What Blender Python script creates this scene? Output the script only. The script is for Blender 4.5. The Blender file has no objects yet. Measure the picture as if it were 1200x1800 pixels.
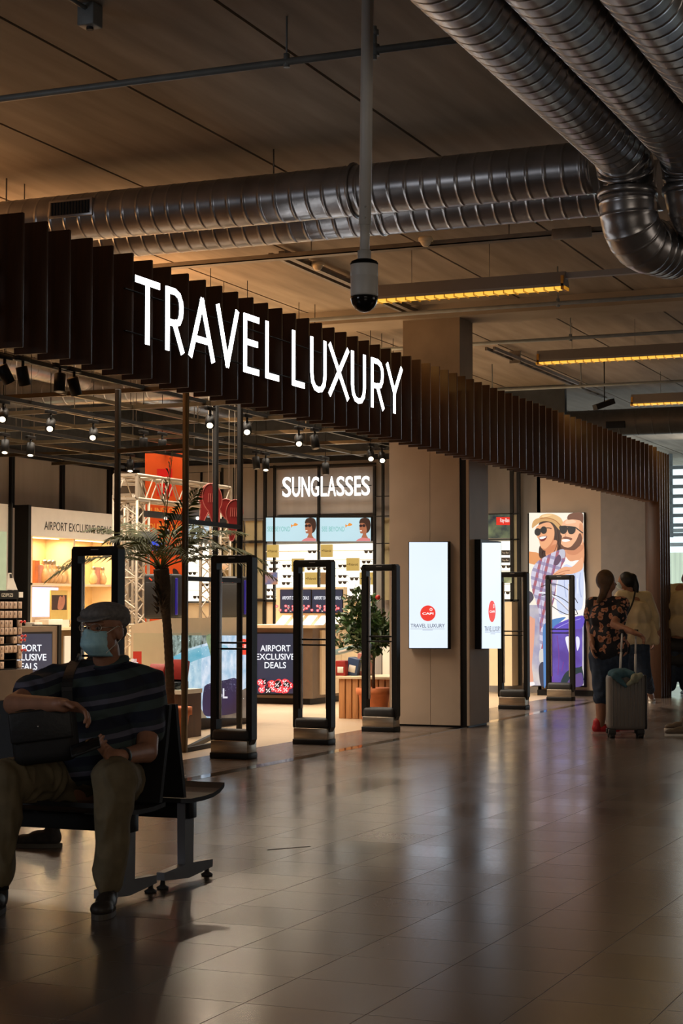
import bpy, bmesh, math, random
from mathutils import Vector, Matrix, Euler, noise
from mathutils.geometry import tessellate_polygon
random.seed(7)
COL = bpy.context.scene.collection
S = bpy.context.scene
# ------------------------------------------------------------ camera
F = 3130.0                                  # focal length in pixels of the 1200x1800 frame
H = 1.25                                    # camera height
YAW = math.atan(1315 / 3135.0)              # x axis = direction of the shop front, y axis = into the shop
PITCH = math.atan(167 / F)
cd = bpy.data.cameras.new('camera'); cam = bpy.data.objects.new('camera', cd); COL.objects.link(cam)
cd.sensor_fit = 'VERTICAL'; cd.sensor_height = 36.0; cd.lens = F / 1800 * 36.0
cd.clip_start = 0.1; cd.clip_end = 300
cam.location = (0, 0, H)
cam.rotation_euler = (math.pi / 2 + PITCH, 0, YAW - math.pi / 2)
S.camera = cam
FWD = Vector((math.cos(YAW) * math.cos(PITCH), math.sin(YAW) * math.cos(PITCH), math.sin(PITCH)))
RGT = Vector((math.sin(YAW), -math.cos(YAW), 0)); UPV = RGT.cross(FWD)
EYE = Vector((0, 0, H)); FH = Vector((math.cos(YAW), math.sin(YAW), 0))
def ray(px, py): return FWD * F + RGT * (px - 600) - UPV * (py - 900)
def PX(px, py, X): d = ray(px, py); return EYE + d * (X / d.x)
def PY(px, py, Y): d = ray(px, py); return EYE + d * (Y / d.y)
def PZ(px, py, z=0.0): d = ray(px, py); return EYE + d * ((z - H) / d.z)
def PD(px, py, D): d = ray(px, py); return EYE + d * (D / d.dot(FH))
# ------------------------------------------------------------ world, exposure
S.view_settings.view_transform = 'Standard'; S.view_settings.look = 'None'
S.view_settings.exposure = 0.0; S.view_settings.gamma = 1.0; S.view_settings.use_curve_mapping = False
wd = bpy.data.worlds.new('world'); S.world = wd; wd.use_nodes = True
wd.node_tree.nodes['Background'].inputs[0].default_value = (0.62, 0.72, 0.75, 1)
wd.node_tree.nodes['Background'].inputs[1].default_value = 2.0
def light(name, kind, loc, power, color, size=1.0, size_y=None, target=None, angle=None, blend=0.5, parent=None, spread=None):
    l = bpy.data.lights.new(name, kind); o = bpy.data.objects.new(name, l); COL.objects.link(o)
    l.energy = power; l.color = color
    if kind == 'AREA':
        l.shape = 'RECTANGLE'; l.size = size; l.size_y = size_y or size
        if spread: l.spread = spread
    else: l.shadow_soft_size = size
    if kind == 'SPOT': l.spot_size = angle or 1.0; l.spot_blend = blend
    o.location = loc
    if target is not None:
        o.rotation_euler = (Vector(target) - Vector(loc)).to_track_quat('-Z', 'Y').to_euler()
    return o
WARM = (1.0, 0.66, 0.34); WHITE = (1.0, 0.88, 0.72); COOL = (0.75, 0.85, 1.0)
# unseen fill lights added to brighten the sales floor (diffuse downlight)
light('shop_fill_light', 'AREA', (16.2, 9.6, 3.9), 420, WHITE, 4.5, 4.5, (16.2, 9.6, 0), spread=2.0)
light('shop_fill_light', 'AREA', (21.5, 10.0, 3.9), 450, WHITE, 4.5, 4.5, (21.5, 10.0, 0), spread=2.0)
light('shop_fill_light', 'AREA', (21.2, 7.4, 3.3), 45, WHITE, 1.4, 1.4, (23.2, 7.0, 0.6), spread=2.0)
# warm fill added above the suspended grid for the glow on the slab
light('slab_glow_fill', 'AREA', (12.8, 9.2, 3.5), 260, (1.0, 0.5, 0.2), 5.0, 2.2, (12.8, 9.2, 5))
light('slab_glow_fill', 'AREA', (18.0, 9.2, 3.6), 70, (1.0, 0.58, 0.26), 4.0, 2.4, (18.0, 8.6, 5))
# daylight from the far concourse, then fill lights added around the hall
light('daylight_and_fill', 'AREA', (37.0, 1.0, 2.2), 120, COOL, 7.0, 3.4, (20.0, 3.0, 1.0))
light('daylight_and_fill', 'AREA', (-3.0, -4.0, 2.6), 85, (1.0, 0.86, 0.7), 5.0, 2.4, (9.0, 4.0, 2.2))  # added fill from behind the camera, no window there
light('daylight_and_fill', 'AREA', (1.5, 7.5, 2.4), 32, (0.9, 0.93, 1.0), 2.4, 2.0, (8.5, 3.8, 1.2))  # added to brighten the seated man and his mask
light('daylight_and_fill', 'AREA', (13.0, -5.4, 2.6), 55, (1.0, 0.86, 0.72), 8.0, 2.4, (18.0, 5.0, 1.6))  # added to lift the walkers and the column's side face
light('daylight_and_fill', 'AREA', (34.0, 5.0, 3.75), 90, (1.0, 0.93, 0.82), 4.0, 0.9, (10.0, 3.5, 3.9))  # added for highlights along the overhead ducts
# ------------------------------------------------------------ materials
def C(r, g, b):
    f = lambda v: ((v / 255 + 0.055) / 1.055) ** 2.4 if v > 10 else v / 255 / 12.92
    return (f(r), f(g), f(b), 1)
MATS = {}
def mat(name, col, rough=0.5, metal=0.0, noise_amt=0.0, scale=8.0, col2=None, bump=0.0, emit=0.0, alpha=None, trans=0.0, stretch=None):
    if name in MATS: return MATS[name]
    m = bpy.data.materials.new(name); m.use_nodes = True; MATS[name] = m
    nt = m.node_tree; N = nt.nodes; L = nt.links; b = N['Principled BSDF']
    b.inputs['Base Color'].default_value = col; b.inputs['Roughness'].default_value = rough; b.inputs['Metallic'].default_value = metal
    if trans: b.inputs['Transmission Weight'].default_value = trans
    tc = N.new('ShaderNodeTexCoord'); mp = N.new('ShaderNodeMapping'); L.new(tc.outputs['Object'], mp.inputs[0])
    if stretch: mp.inputs['Scale'].default_value = stretch
    nz = N.new('ShaderNodeTexNoise'); nz.inputs['Scale'].default_value = scale; nz.inputs['Detail'].default_value = 5
    L.new(mp.outputs[0], nz.inputs['Vector'])
    if noise_amt or col2:
        c2 = col2 or tuple(max(0, c * (1 - noise_amt)) for c in col[:3]) + (1,)
        mx = N.new('ShaderNodeMix'); mx.data_type = 'RGBA'
        rp = N.new('ShaderNodeMapRange'); rp.inputs[1].default_value = 0.35; rp.inputs[2].default_value = 0.65
        L.new(nz.outputs[0], rp.inputs[0]); L.new(rp.outputs[0], mx.inputs[0])
        mx.inputs[6].default_value = col; mx.inputs[7].default_value = c2
        L.new(mx.outputs[2], b.inputs['Base Color'])
        if emit: L.new(mx.outputs[2], b.inputs['Emission Color'])
    if bump:
        bp = N.new('ShaderNodeBump'); bp.inputs['Strength'].default_value = bump; bp.inputs['Distance'].default_value = 0.01
        L.new(nz.outputs[0], bp.inputs['Height']); L.new(bp.outputs[0], b.inputs['Normal'])
    if emit:
        if not (noise_amt or col2): b.inputs['Emission Color'].default_value = col
        b.inputs['Emission Strength'].default_value = emit
        b.inputs['Base Color'].default_value = tuple(c * 0.05 for c in col[:3]) + (1,)
        if noise_amt or col2:
            for l in list(L):
                if l.to_socket == b.inputs['Base Color']: L.remove(l)
    return m
def lit(r, g, b, s=1.0, name=None, **k):       # something that gives off light: lightboxes, screens, signs
    return mat(name or 'lit_%d_%d_%d_%d' % (r, g, b, s * 100), C(r, g, b), 0.4, emit=s, **k)
M_black = mat('black_powder_coat', (0.007, 0.0065, 0.006, 1), 0.5, noise_amt=0.2)
M_black.node_tree.nodes['Principled BSDF'].inputs['Specular IOR Level'].default_value = 0.25
M_blackgl = mat('black_gloss', (0.010, 0.010, 0.010, 1), 0.15, noise_amt=0.2)
M_blackmt = mat('black_plastic', (0.015, 0.014, 0.014, 1), 0.6, noise_amt=0.2, scale=40)
M_wall = mat('shop_wall_panel', (0.40, 0.30, 0.215, 1), 0.6, noise_amt=0.08, scale=3)
M_greywall = mat('shop_grey_panel', (0.30, 0.265, 0.235, 1), 0.7, noise_amt=0.2, scale=4, stretch=(1, 1, 0.15))
M_cream = mat('cream_laminate', (0.78, 0.62, 0.40, 1), 0.45, noise_amt=0.05)
M_white = mat('white_laminate', (0.72, 0.68, 0.6, 1), 0.4, noise_amt=0.04)
M_conc = mat('column_concrete', (0.30, 0.225, 0.15, 1), 0.8, noise_amt=0.25, scale=2.5, bump=0.2)
M_wood = mat('walnut_veneer', (0.075, 0.028, 0.010, 1), 0.5, col2=(0.045, 0.016, 0.006, 1), scale=3, stretch=(6, 6, 0.5))
M_woodlt = mat('oak_slats', (0.55, 0.24, 0.08, 1), 0.5, noise_amt=0.35, scale=4, stretch=(6, 6, 0.4))
M_steel = mat('brushed_steel', (0.45, 0.38, 0.29, 1), 0.32, 0.9, noise_amt=0.25, scale=6, stretch=(1, 1, 8))
M_alu = mat('aluminium', (0.55, 0.53, 0.5, 1), 0.35, 0.85, noise_amt=0.15)
M_duct = mat('galvanised_duct', (0.50, 0.49, 0.50, 1), 0.29, 0.85, noise_amt=0.3, scale=5)
M_pipe = mat('grey_painted_pipe', (0.26, 0.29, 0.30, 1), 0.5, 0.2, noise_amt=0.2)
M_tray = mat('galvanised_tray', (0.22, 0.19, 0.16, 1), 0.5, 0.6, noise_amt=0.2)
M_pole = mat('pale_grey_paint', (0.72, 0.70, 0.66, 1), 0.45, noise_amt=0.06)
M_dome = mat('smoked_dome', (0.008, 0.008, 0.009, 1), 0.06)
M_terra = mat('terracotta', (0.70, 0.20, 0.06, 1), 0.7, noise_amt=0.2, scale=10)
M_soil = mat('potting_soil', (0.03, 0.018, 0.01, 1), 0.9, noise_amt=0.4, scale=40)
M_trussm = mat('truss_aluminium', (0.5, 0.42, 0.32, 1), 0.45, 0.3, noise_amt=0.1)
M_skin = mat('skin', (0.42, 0.20, 0.12, 1), 0.5, noise_amt=0.15, scale=20)
M_glass = mat('clear_glass', (0.85, 0.95, 0.92, 1), 0.02, trans=1.0)
M_glass.node_tree.nodes['Principled BSDF'].inputs['IOR'].default_value = 1.05
# ------------------------------------------------------------ geometry helpers
WLOC = {}
def wl(o): return WLOC.get(o.name, Vector((0, 0, 0)))
def thing(name, label, cat, loc=(0, 0, 0), group=None):
    o = bpy.data.objects.new(name, None); COL.objects.link(o); o.location = loc; o.empty_display_size = 0.1
    o['label'] = label; o['category'] = cat
    if group: o['group'] = group
    WLOC[o.name] = Vector(loc); return o
class MB:
    def __init__(s): s.bm = bmesh.new(); s.mi = 0
    def _n(s, faces):
        for f in faces: f.material_index = s.mi
        return s
    def faces(s, pts, fs, smooth=False):
        v = [s.bm.verts.new(p) for p in pts]; out = []
        for f in fs:
            try: q = s.bm.faces.new([v[i] for i in f]); q.smooth = smooth; q.material_index = s.mi; out.append(q)
            except ValueError: pass
        return s
    def box(s, x0, x1, y0, y1, z0, z1, M=None):
        p = [Vector((x, y, z)) for z in (z0, z1) for y in (y0, y1) for x in (x0, x1)]
        if M: p = [M @ q for q in p]
        return s.faces(p, [(0, 2, 3, 1), (4, 5, 7, 6), (0, 1, 5, 4), (2, 6, 7, 3), (0, 4, 6, 2), (1, 3, 7, 5)])
    def bbox(s, x0, x1, y0, y1, z0, z1, r=0.01, M=None, seg=2):     # rounded box
        b = bmesh.new(); bmesh.ops.create_cube(b, size=1.0)
        for v in b.verts: v.co = Vector((x0 + (v.co.x + .5) * (x1 - x0), y0 + (v.co.y + .5) * (y1 - y0), z0 + (v.co.z + .5) * (z1 - z0)))
        bmesh.ops.bevel(b, geom=b.edges[:], offset=r, segments=seg, profile=0.5, affect='EDGES')
        if M: bmesh.ops.transform(b, matrix=M, verts=b.verts[:])
        s.merge(b); return s
    def merge(s, b, smooth=True):
        vm = {}
        for v in b.verts: vm[v] = s.bm.verts.new(v.co)
        for f in b.faces:
            try: q = s.bm.faces.new([vm[v] for v in f.verts]); q.smooth = smooth; q.material_index = s.mi
            except ValueError: pass
        b.free()
    def bar(s, a, b, w, h=None, up=(0, 0, 1)):              # rectangular bar from a to b
        a = Vector(a); b = Vector(b); d = (b - a).normalized(); u = Vector(up)
        if abs(d.dot(u)) > 0.98: u = Vector((1, 0, 0))
        sx = d.cross(u).normalized(); sz = sx.cross(d); h = h or w
        p = [q + sx * i * w / 2 + sz * j * h / 2 for q in (a, b) for (i, j) in ((-1, -1), (1, -1), (1, 1), (-1, 1))]
        return s.faces(p, [(3, 2, 1, 0), (4, 5, 6, 7), (0, 1, 5, 4), (1, 2, 6, 5), (2, 3, 7, 6), (3, 0, 4, 7)])
    def tube(s, path, r, seg=10, cap=True, smooth=True):
        path = [Vector(p) for p in path]; n = len(path)
        rr = r if isinstance(r, (list, tuple)) else [r] * n
        rings = []; prev = None
        for i, p in enumerate(path):
            d = (path[min(i + 1, n - 1)] - path[max(i - 1, 0)]).normalized()
            if prev is None:
                u = Vector((0, 0, 1)) if abs(d.z) < 0.9 else Vector((1, 0, 0)); sx = d.cross(u).normalized()
            else: sx = (prev - d * prev.dot(d)).normalized()
            prev = sx; sy = d.cross(sx)
            rings.append([s.bm.verts.new(p + (sx * math.cos(t) + sy * math.sin(t)) * rr[i]) for t in [2 * math.pi * k / seg for k in range(seg)]])
        for a, b in zip(rings, rings[1:]):
            for k in range(seg):
                f = s.bm.faces.new((a[k], a[(k + 1) % seg], b[(k + 1) % seg], b[k])); f.smooth = smooth; f.material_index = s.mi
        if cap:
            for q in (list(reversed(rings[0])), rings[-1]):
                f = s.bm.faces.new(q); f.material_index = s.mi
        return s
    def ell(s, c, r, rot=None, seg=16):
        b = bmesh.new(); bmesh.ops.create_uvsphere(b, u_segments=seg, v_segments=max(6, seg // 2), radius=1)
        M = Matrix.Translation(Vector(c)) @ ((rot.to_matrix().to_4x4()) if rot else Matrix.Identity(4)) @ Matrix.Diagonal((*(r if isinstance(r, (tuple, list)) else (r, r, r)), 1))
        bmesh.ops.transform(b, matrix=M, verts=b.verts[:]); s.merge(b); return s
    def lathe(s, prof, c=(0, 0, 0), seg=24):
        c = Vector(c)
        rings = [[s.bm.verts.new(c + Vector((r * math.cos(2 * math.pi * k / seg), r * math.sin(2 * math.pi * k / seg), z))) for k in range(seg)] for r, z in prof]
        for a, b in zip(rings, rings[1:]):
            for k in range(seg):
                f = s.bm.faces.new((a[k], a[(k + 1) % seg], b[(k + 1) % seg], b[k])); f.smooth = True; f.material_index = s.mi
        f = s.bm.faces.new(list(reversed(rings[0]))); f.material_index = s.mi
        f = s.bm.faces.new(rings[-1]); f.material_index = s.mi
        return s
    def prism(s, pts, vec):                                 # outline extruded along vec
        pts = [Vector(p) for p in pts]; n = len(pts); vec = Vector(vec)
        a = [s.bm.verts.new(p) for p in pts]; b = [s.bm.verts.new(p + vec) for p in pts]
        for t in tessellate_polygon([pts]):
            for q in ([a[i] for i in t], [b[i] for i in reversed(t)]):
                f = s.bm.faces.new(q); f.material_index = s.mi
        for i in range(n):
            f = s.bm.faces.new((a[i], b[i], b[(i + 1) % n], a[(i + 1) % n])); f.material_index = s.mi
        return s
    def flat(s, pts):
        pts = [Vector(p) for p in pts]; a = [s.bm.verts.new(p) for p in pts]
        for t in tessellate_polygon([pts]):
            f = s.bm.faces.new([a[i] for i in t]); f.material_index = s.mi
        return s
    def build(s, name, m, parent=None, label=None, cat=None, group=None, kind=None, recalc=True, origin=None):
        if recalc: bmesh.ops.recalc_face_normals(s.bm, faces=s.bm.faces[:])
        me = bpy.data.meshes.new(name)
        vs = [v.co for v in s.bm.verts]
        if origin is not None: c = Vector(origin)
        elif vs: c = Vector(((min(v.x for v in vs) + max(v.x for v in vs)) / 2, (min(v.y for v in vs) + max(v.y for v in vs)) / 2, min(v.z for v in vs)))
        else: c = Vector((0, 0, 0))
        bmesh.ops.translate(s.bm, verts=s.bm.verts[:], vec=-c)
        s.bm.to_mesh(me); s.bm.free()
        for q in (m if isinstance(m, (list, tuple)) else [m]): me.materials.append(q)
        o = bpy.data.objects.new(name, me); COL.objects.link(o)
        if parent: o.parent = parent; o.location = c - wl(parent)
        else: o.location = c
        WLOC[o.name] = c
        if label: o['label'] = label
        if cat: o['category'] = cat
        if group: o['group'] = group
        if kind: o['kind'] = kind
        return o
def box(name, m, x0, x1, y0, y1, z0, z1, parent=None, **k):
    return MB().box(x0, x1, y0, y1, z0, z1).build(name, m, parent, **k)
def rbox(name, m, x0, x1, y0, y1, z0, z1, parent=None, r=0.008, **k):
    return MB().bbox(x0, x1, y0, y1, z0, z1, r).build(name, m, parent, **k)
def copy_tree(o, parent=None):
    c = o.copy(); COL.objects.link(c); c.parent = parent
    WLOC[c.name] = wl(o).copy()
    for ch in [q for q in bpy.data.objects if q.parent == o]: copy_tree(ch, c)
    return c
def struct(name, m, *b, **k): return box(name, m, *b, kind='structure', **k)
def spline(pts, n=6, closed=True):
    out = []; N = len(pts)
    for i in range(N if closed else N - 1):
        g = lambda k: Vector(pts[k % N]) if closed else Vector(pts[max(0, min(N - 1, k))])
        p0, p1, p2, p3 = g(i - 1), g(i), g(i + 1), g(i + 2)
        for k in range(n):
            t = k / n
            out.append(0.5 * ((2 * p1) + (p2 - p0) * t + (2 * p0 - 5 * p1 + 4 * p2 - p3) * t * t + (3 * p1 - p0 - 3 * p2 + p3) * t ** 3))
    if not closed: out.append(Vector(pts[-1]))
    return out
def text_polys(body, bold=0.0):
    cu = bpy.data.curves.new('txt', 'FONT'); cu.body = body; cu.size = 1; cu.offset = bold; cu.resolution_u = 4
    o = bpy.data.objects.new('txt', cu); COL.objects.link(o)
    dg = bpy.context.evaluated_depsgraph_get(); me = bpy.data.meshes.new_from_object(o.evaluated_get(dg))
    vs = [v.co.copy() for v in me.vertices]; fs = [tuple(p.vertices) for p in me.polygons]
    bpy.data.objects.remove(o); bpy.data.curves.remove(cu); bpy.data.meshes.remove(me)
    x0 = min(v.x for v in vs); x1 = max(v.x for v in vs); y0 = min(v.y for v in vs); y1 = max(v.y for v in vs)
    return [((v.x - x0) / (x1 - x0), (v.y - y0) / (y1 - y0)) for v in vs], fs
def add_text(mb, body, fn, bold=0.0):          # fn(u, v) -> world point, u right, v up in 0..1
    vs, fs = text_polys(body, bold)
    mb.faces([fn(u, v) for u, v in vs], fs)
class Art:                                      # flat artwork of a poster or screen, in pixel space of one real plane
    def __init__(s, mapf, nrm): s.mb = MB(); s.f = mapf; s.n = Vector(nrm); s.k = 0; s.mats = []
    def mat(s, m):
        if m not in s.mats: s.mats.append(m)
        s.mb.mi = s.mats.index(m); s.k += 1
    def P(s, p): return s.f(p[0], p[1]) + s.n * (0.0015 * s.k)
    def poly(s, m, pts, smooth=True):
        s.mat(m); q = [(x, y, 0) for x, y in pts]
        q = spline(q, 5) if smooth else [Vector(p) for p in q]
        s.mb.flat([s.P(p) for p in q]); return s
    def rect(s, m, x0, y0, x1, y1): return s.poly(m, [(x0, y0), (x1, y0), (x1, y1), (x0, y1)], False)
    def disc(s, m, x, y, rx, ry=None, n=20):
        ry = ry or rx; return s.poly(m, [(x + rx * math.cos(2 * math.pi * i / n), y + ry * math.sin(2 * math.pi * i / n)) for i in range(n)], False)
    def line(s, m, pts, w, smooth=True):
        s.mat(m); q = [Vector((x, y, 0)) for x, y in pts]
        if smooth and len(q) > 2: q = spline(q, 5, False)
        for a, b in zip(q, q[1:]):
            d = (b - a).normalized(); nn = Vector((-d.y, d.x, 0)) * w / 2
            s.mb.faces([s.P(a + nn), s.P(b + nn), s.P(b - nn), s.P(a - nn)], [(0, 1, 2, 3)])
        return s
    def text(s, m, body, x0, y0, x1, y1, bold=0.0):
        s.mat(m); add_text(s.mb, body, lambda u, v: s.P((x0 + u * (x1 - x0), y1 + v * (y0 - y1))), bold); return s
    def build(s, name, parent=None, **k): return s.mb.build(name, s.mats, parent, recalc=False, **k)
# fused organic surfaces: tapered limbs and ellipsoids melted into ONE skin
def fuse(name, prims, m, parent=None, voxel=0.012, smooth=4, fold=0.0, ff=9.0, **k):
    mb = MB()
    for p in prims:
        if p[0] == 'l':                              # limb: ('l', a, ra, b, rb)
            _, a, ra, b, rb = p; a = Vector(a); b = Vector(b)
            mb.tube([a, b], [ra, rb], 14); mb.ell(a, ra, seg=14); mb.ell(b, rb, seg=14)
        elif p[0] == 'e': mb.ell(p[1], p[2], p[3] if len(p) > 3 else None, 20)
        elif p[0] == 'c':                            # chain of (point, radius)
            ch = p[1]
            for (a, ra), (b, rb) in zip(ch, ch[1:]): mb.tube([a, b], [ra, rb], 12)
            for a, ra in ch: mb.ell(a, ra, seg=12)
    o = mb.build(name, m, parent, **k)
    md = o.modifiers.new('r', 'REMESH'); md.mode = 'VOXEL'; md.voxel_size = voxel; md.use_smooth_shade = True
    if smooth: sm = o.modifiers.new('s', 'SMOOTH'); sm.iterations = smooth; sm.factor = 0.5
    dg = bpy.context.evaluated_depsgraph_get(); me = bpy.data.meshes.new_from_object(o.evaluated_get(dg))
    o.modifiers.clear(); old = o.data; o.data = me; me.name = name; bpy.data.meshes.remove(old)
    if fold:                                          # cloth folds
        ns = [v.normal.copy() for v in me.vertices]
        for v, n in zip(me.vertices, ns):
            p = Vector((v.co.x * ff, v.co.y * ff, v.co.z * ff * .55))
            v.co += n * fold * ((1 - 2 * abs(noise.noise(p + noise.noise_vector(p * .6) * .8))) - .5)
    for f in me.polygons: f.use_smooth = True
    return o
# ============================================================ THE SETTING
def floor_mat(name, base, base2, tile, ox, oy, rough):
    m = bpy.data.materials.new(name); m.use_nodes = True; nt = m.node_tree; N = nt.nodes; L = nt.links; b = N['Principled BSDF']
    g = N.new('ShaderNodeNewGeometry'); sp = N.new('ShaderNodeSeparateXYZ'); L.new(g.outputs['Position'], sp.inputs[0])
    def mth(op, a, c=None, v=None):
        n = N.new('ShaderNodeMath'); n.operation = op; L.new(a, n.inputs[0])
        if c is not None: L.new(c, n.inputs[1])
        elif v is not None: n.inputs[1].default_value = v
        return n.outputs[0]
    js = []; ids = []
    for k, off in ((0, ox), (1, oy)):
        t = mth('DIVIDE', mth('ADD', sp.outputs[k], v=-off + tile * 100), v=tile)
        fr = mth('FRACT', t); ids.append(mth('FLOOR', t))
        d = mth('ABSOLUTE', mth('ADD', fr, v=-0.5)); js.append(mth('GREATER_THAN', d, v=0.5 - 0.0017 / tile))
    j = mth('MAXIMUM', js[0], js[1])
    cb = N.new('ShaderNodeCombineXYZ'); L.new(ids[0], cb.inputs[0]); L.new(ids[1], cb.inputs[1])
    wn = N.new('ShaderNodeTexWhiteNoise'); wn.noise_dimensions = '2D'; L.new(cb.outputs[0], wn.inputs['Vector'])
    nz = N.new('ShaderNodeTexNoise'); nz.inputs['Scale'].default_value = 55; nz.inputs['Detail'].default_value = 6; L.new(g.outputs['Position'], nz.inputs['Vector'])
    nb = N.new('ShaderNodeTexNoise'); nb.inputs['Scale'].default_value = 0.9; nb.inputs['Detail'].default_value = 4; L.new(g.outputs['Position'], nb.inputs['Vector'])
    fac = mth('ADD', mth('MULTIPLY', wn.outputs['Value'], v=0.3), mth('MULTIPLY', nz.outputs[0], v=0.7))
    mx = N.new('ShaderNodeMix'); mx.data_type = 'RGBA'; L.new(fac, mx.inputs[0]); mx.inputs[6].default_value = base; mx.inputs[7].default_value = base2
    m2 = N.new('ShaderNodeMix'); m2.data_type = 'RGBA'; L.new(j, m2.inputs[0]); L.new(mx.outputs[2], m2.inputs[6]); m2.inputs[7].default_value = (0.04, 0.03, 0.024, 1)
    L.new(m2.outputs[2], b.inputs['Base Color'])
    r = mth('ADD', mth('MULTIPLY', nz.outputs[0], v=0.12), mth('ADD', mth('MULTIPLY', nb.outputs[0], v=0.12), mth('MULTIPLY', wn.outputs['Value'], v=0.04)))
    L.new(mth('ADD', mth('ADD', r, v=rough - 0.14), mth('MULTIPLY', j, v=0.4)), b.inputs['Roughness'])
    b.inputs['Specular IOR Level'].default_value = 0.8
    return m
M_floor = floor_mat('polished_stone_tiles', (0.095, 0.070, 0.056, 1), (0.145, 0.108, 0.088, 1), 0.415, 5.14, 3.32, 0.22)
M_shopfl = floor_mat('shop_floor_vinyl', (0.40, 0.29, 0.18, 1), (0.50, 0.37, 0.24, 1), 1.2, 0, 6.87, 0.38)
def ceil_mat():
    m = bpy.data.materials.new('ceiling_concrete'); m.use_nodes = True; nt = m.node_tree; N = nt.nodes; L = nt.links; b = N['Principled BSDF']
    b.inputs['Roughness'].default_value = 0.8
    g = N.new('ShaderNodeNewGeometry'); mp = N.new('ShaderNodeMapping'); L.new(g.outputs['Position'], mp.inputs[0]); mp.inputs['Scale'].default_value = (0.35, 3.0, 1)
    nz = N.new('ShaderNodeTexNoise'); nz.inputs['Scale'].default_value = 2.0; nz.inputs['Detail'].default_value = 6; L.new(mp.outputs[0], nz.inputs['Vector'])
    cr = N.new('ShaderNodeValToRGB'); cr.color_ramp.elements[0].position = 0.3; cr.color_ramp.elements[1].position = 0.7
    cr.color_ramp.elements[0].color = (0.22, 0.178, 0.135, 1); cr.color_ramp.elements[1].color = (0.36, 0.295, 0.225, 1)
    L.new(nz.outputs[0], cr.inputs[0]); L.new(cr.outputs[0], b.inputs['Base Color'])
    return m
M_ceil = ceil_mat()
ZC = 4.45
struct('floor', M_floor, -4.5, 60, -6.2, 6.0, -0.1, 0)
struct('floor_shop_edge', M_floor, -4.5, 60, 6.12, 6.87, -0.1, 0)
struct('floor_shop', M_shopfl, -4.5, 34, 6.87, 15, -0.1, 0)
struct('trim_1', mat('dark_polished_strip', (0.03, 0.027, 0.025, 1), 0.08, 0.4, noise_amt=0.2), -4.5, 40, 6.0, 6.12, -0.1, 0.001)
# precast planks of the ceiling with open joints, a dark slab above them
mb = MB()
y = 3.0 - 1.2 * 8 - 0.01
yy = [5.39 + 1.2 * k for k in range(-10, 9)]
for a, b_ in zip(yy, yy[1:]): mb.box(-4.5, 40, a + 0.012, b_ - 0.012, ZC, ZC + 0.05)
mb.build('ceiling', M_ceil, kind='structure')
struct('ceiling_slab', mat('joint_shadow', (0.02, 0.015, 0.01, 1), 0.9, noise_amt=0.2), -4.5, 40, -6.7, 15, ZC + 0.05, ZC + 0.15)
M_beam = mat('beam_concrete', (0.34, 0.28, 0.21, 1), 0.8, noise_amt=0.2, scale=2)
struct('trim_2', M_beam, 17.62, 18.2, -6.2, 13.9, 4.31, ZC)
struct('trim_3', M_beam, 29.6, 30.2, -6.2, 13.9, 4.31, ZC)
struct('wall_right', M_conc, -4.5, 37.9, -6.3, -6.2, 0, ZC)
struct('wall_rear', M_conc, -4.6, -4.5, -6.3, 14, 0, ZC)
# shop walls
struct('wall_left', M_greywall, -4.5, 24.6, 13.9, 14.0, 0, 3.45)
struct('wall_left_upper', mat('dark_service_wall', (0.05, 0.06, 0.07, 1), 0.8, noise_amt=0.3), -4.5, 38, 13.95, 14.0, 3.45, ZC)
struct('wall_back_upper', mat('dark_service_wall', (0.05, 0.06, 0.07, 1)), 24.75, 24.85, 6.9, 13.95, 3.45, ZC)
struct('wall_back', M_greywall, 24.65, 24.75, 8.5, 13.9, 0, 3.45)
struct('wall_back_panel', M_wall, 24.5, 24.65, 6.27, 7.25, 0, 3.6)
struct('baseboard_back', M_black, 24.46, 24.5, 6.3, 7.25, 0, 0.08)
struct('wall_end', mat('grey_end_panel', (0.19, 0.165, 0.15, 1), 0.7, noise_amt=0.1), 24.3, 24.5, 5.64, 6.27, 0, 3.5)
struct('wall_niche', M_greywall, 25.2, 25.3, 7.25, 8.5, 0, 3.45)
struct('wall_niche_side', mat('brown_wall', (0.24, 0.18, 0.13, 1), 0.7, noise_amt=0.1), 24.5, 25.2, 7.2, 7.25, 0, 3.45)
# column with cladding
struct('wall_column_core', M_conc, 17.72, 18.15, 6.08, 6.72, 3.0, 4.31)
cx0, cx1, cy0, cy1 = 17.62, 18.25, 5.95, 6.84
mb = MB(); mb.box(cx0 + 0.02, cx1, cy0 + 0.02, cy1, 0.0, 2.95)
struct_col = mb.build('wall_column', M_black, kind='structure')
mb = MB()
ys = lambda px: PX(px, 1100, cx0).y
yb0, yb1 = ys(808), ys(820); seam = ys(756)
zs = PX(756, 955, cx0).z
mb.box(cx0, cx0 + 0.02, yb0, seam - 0.002, 0.02, 3.0); mb.box(cx0, cx0 + 0.02, seam + 0.002, cy1, 0.02, 3.0)
mb.box(cx0 - 0.004, cx0 + 0.02, cy0, yb1, 0.02, 3.0)
mb.box(cx0 + 0.001, cx1, cy0 - 0.005, cy0 + 0.02, 0.02, 3.0)
mb.build('wall_column_cladding', M_wall, kind='structure')
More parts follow.
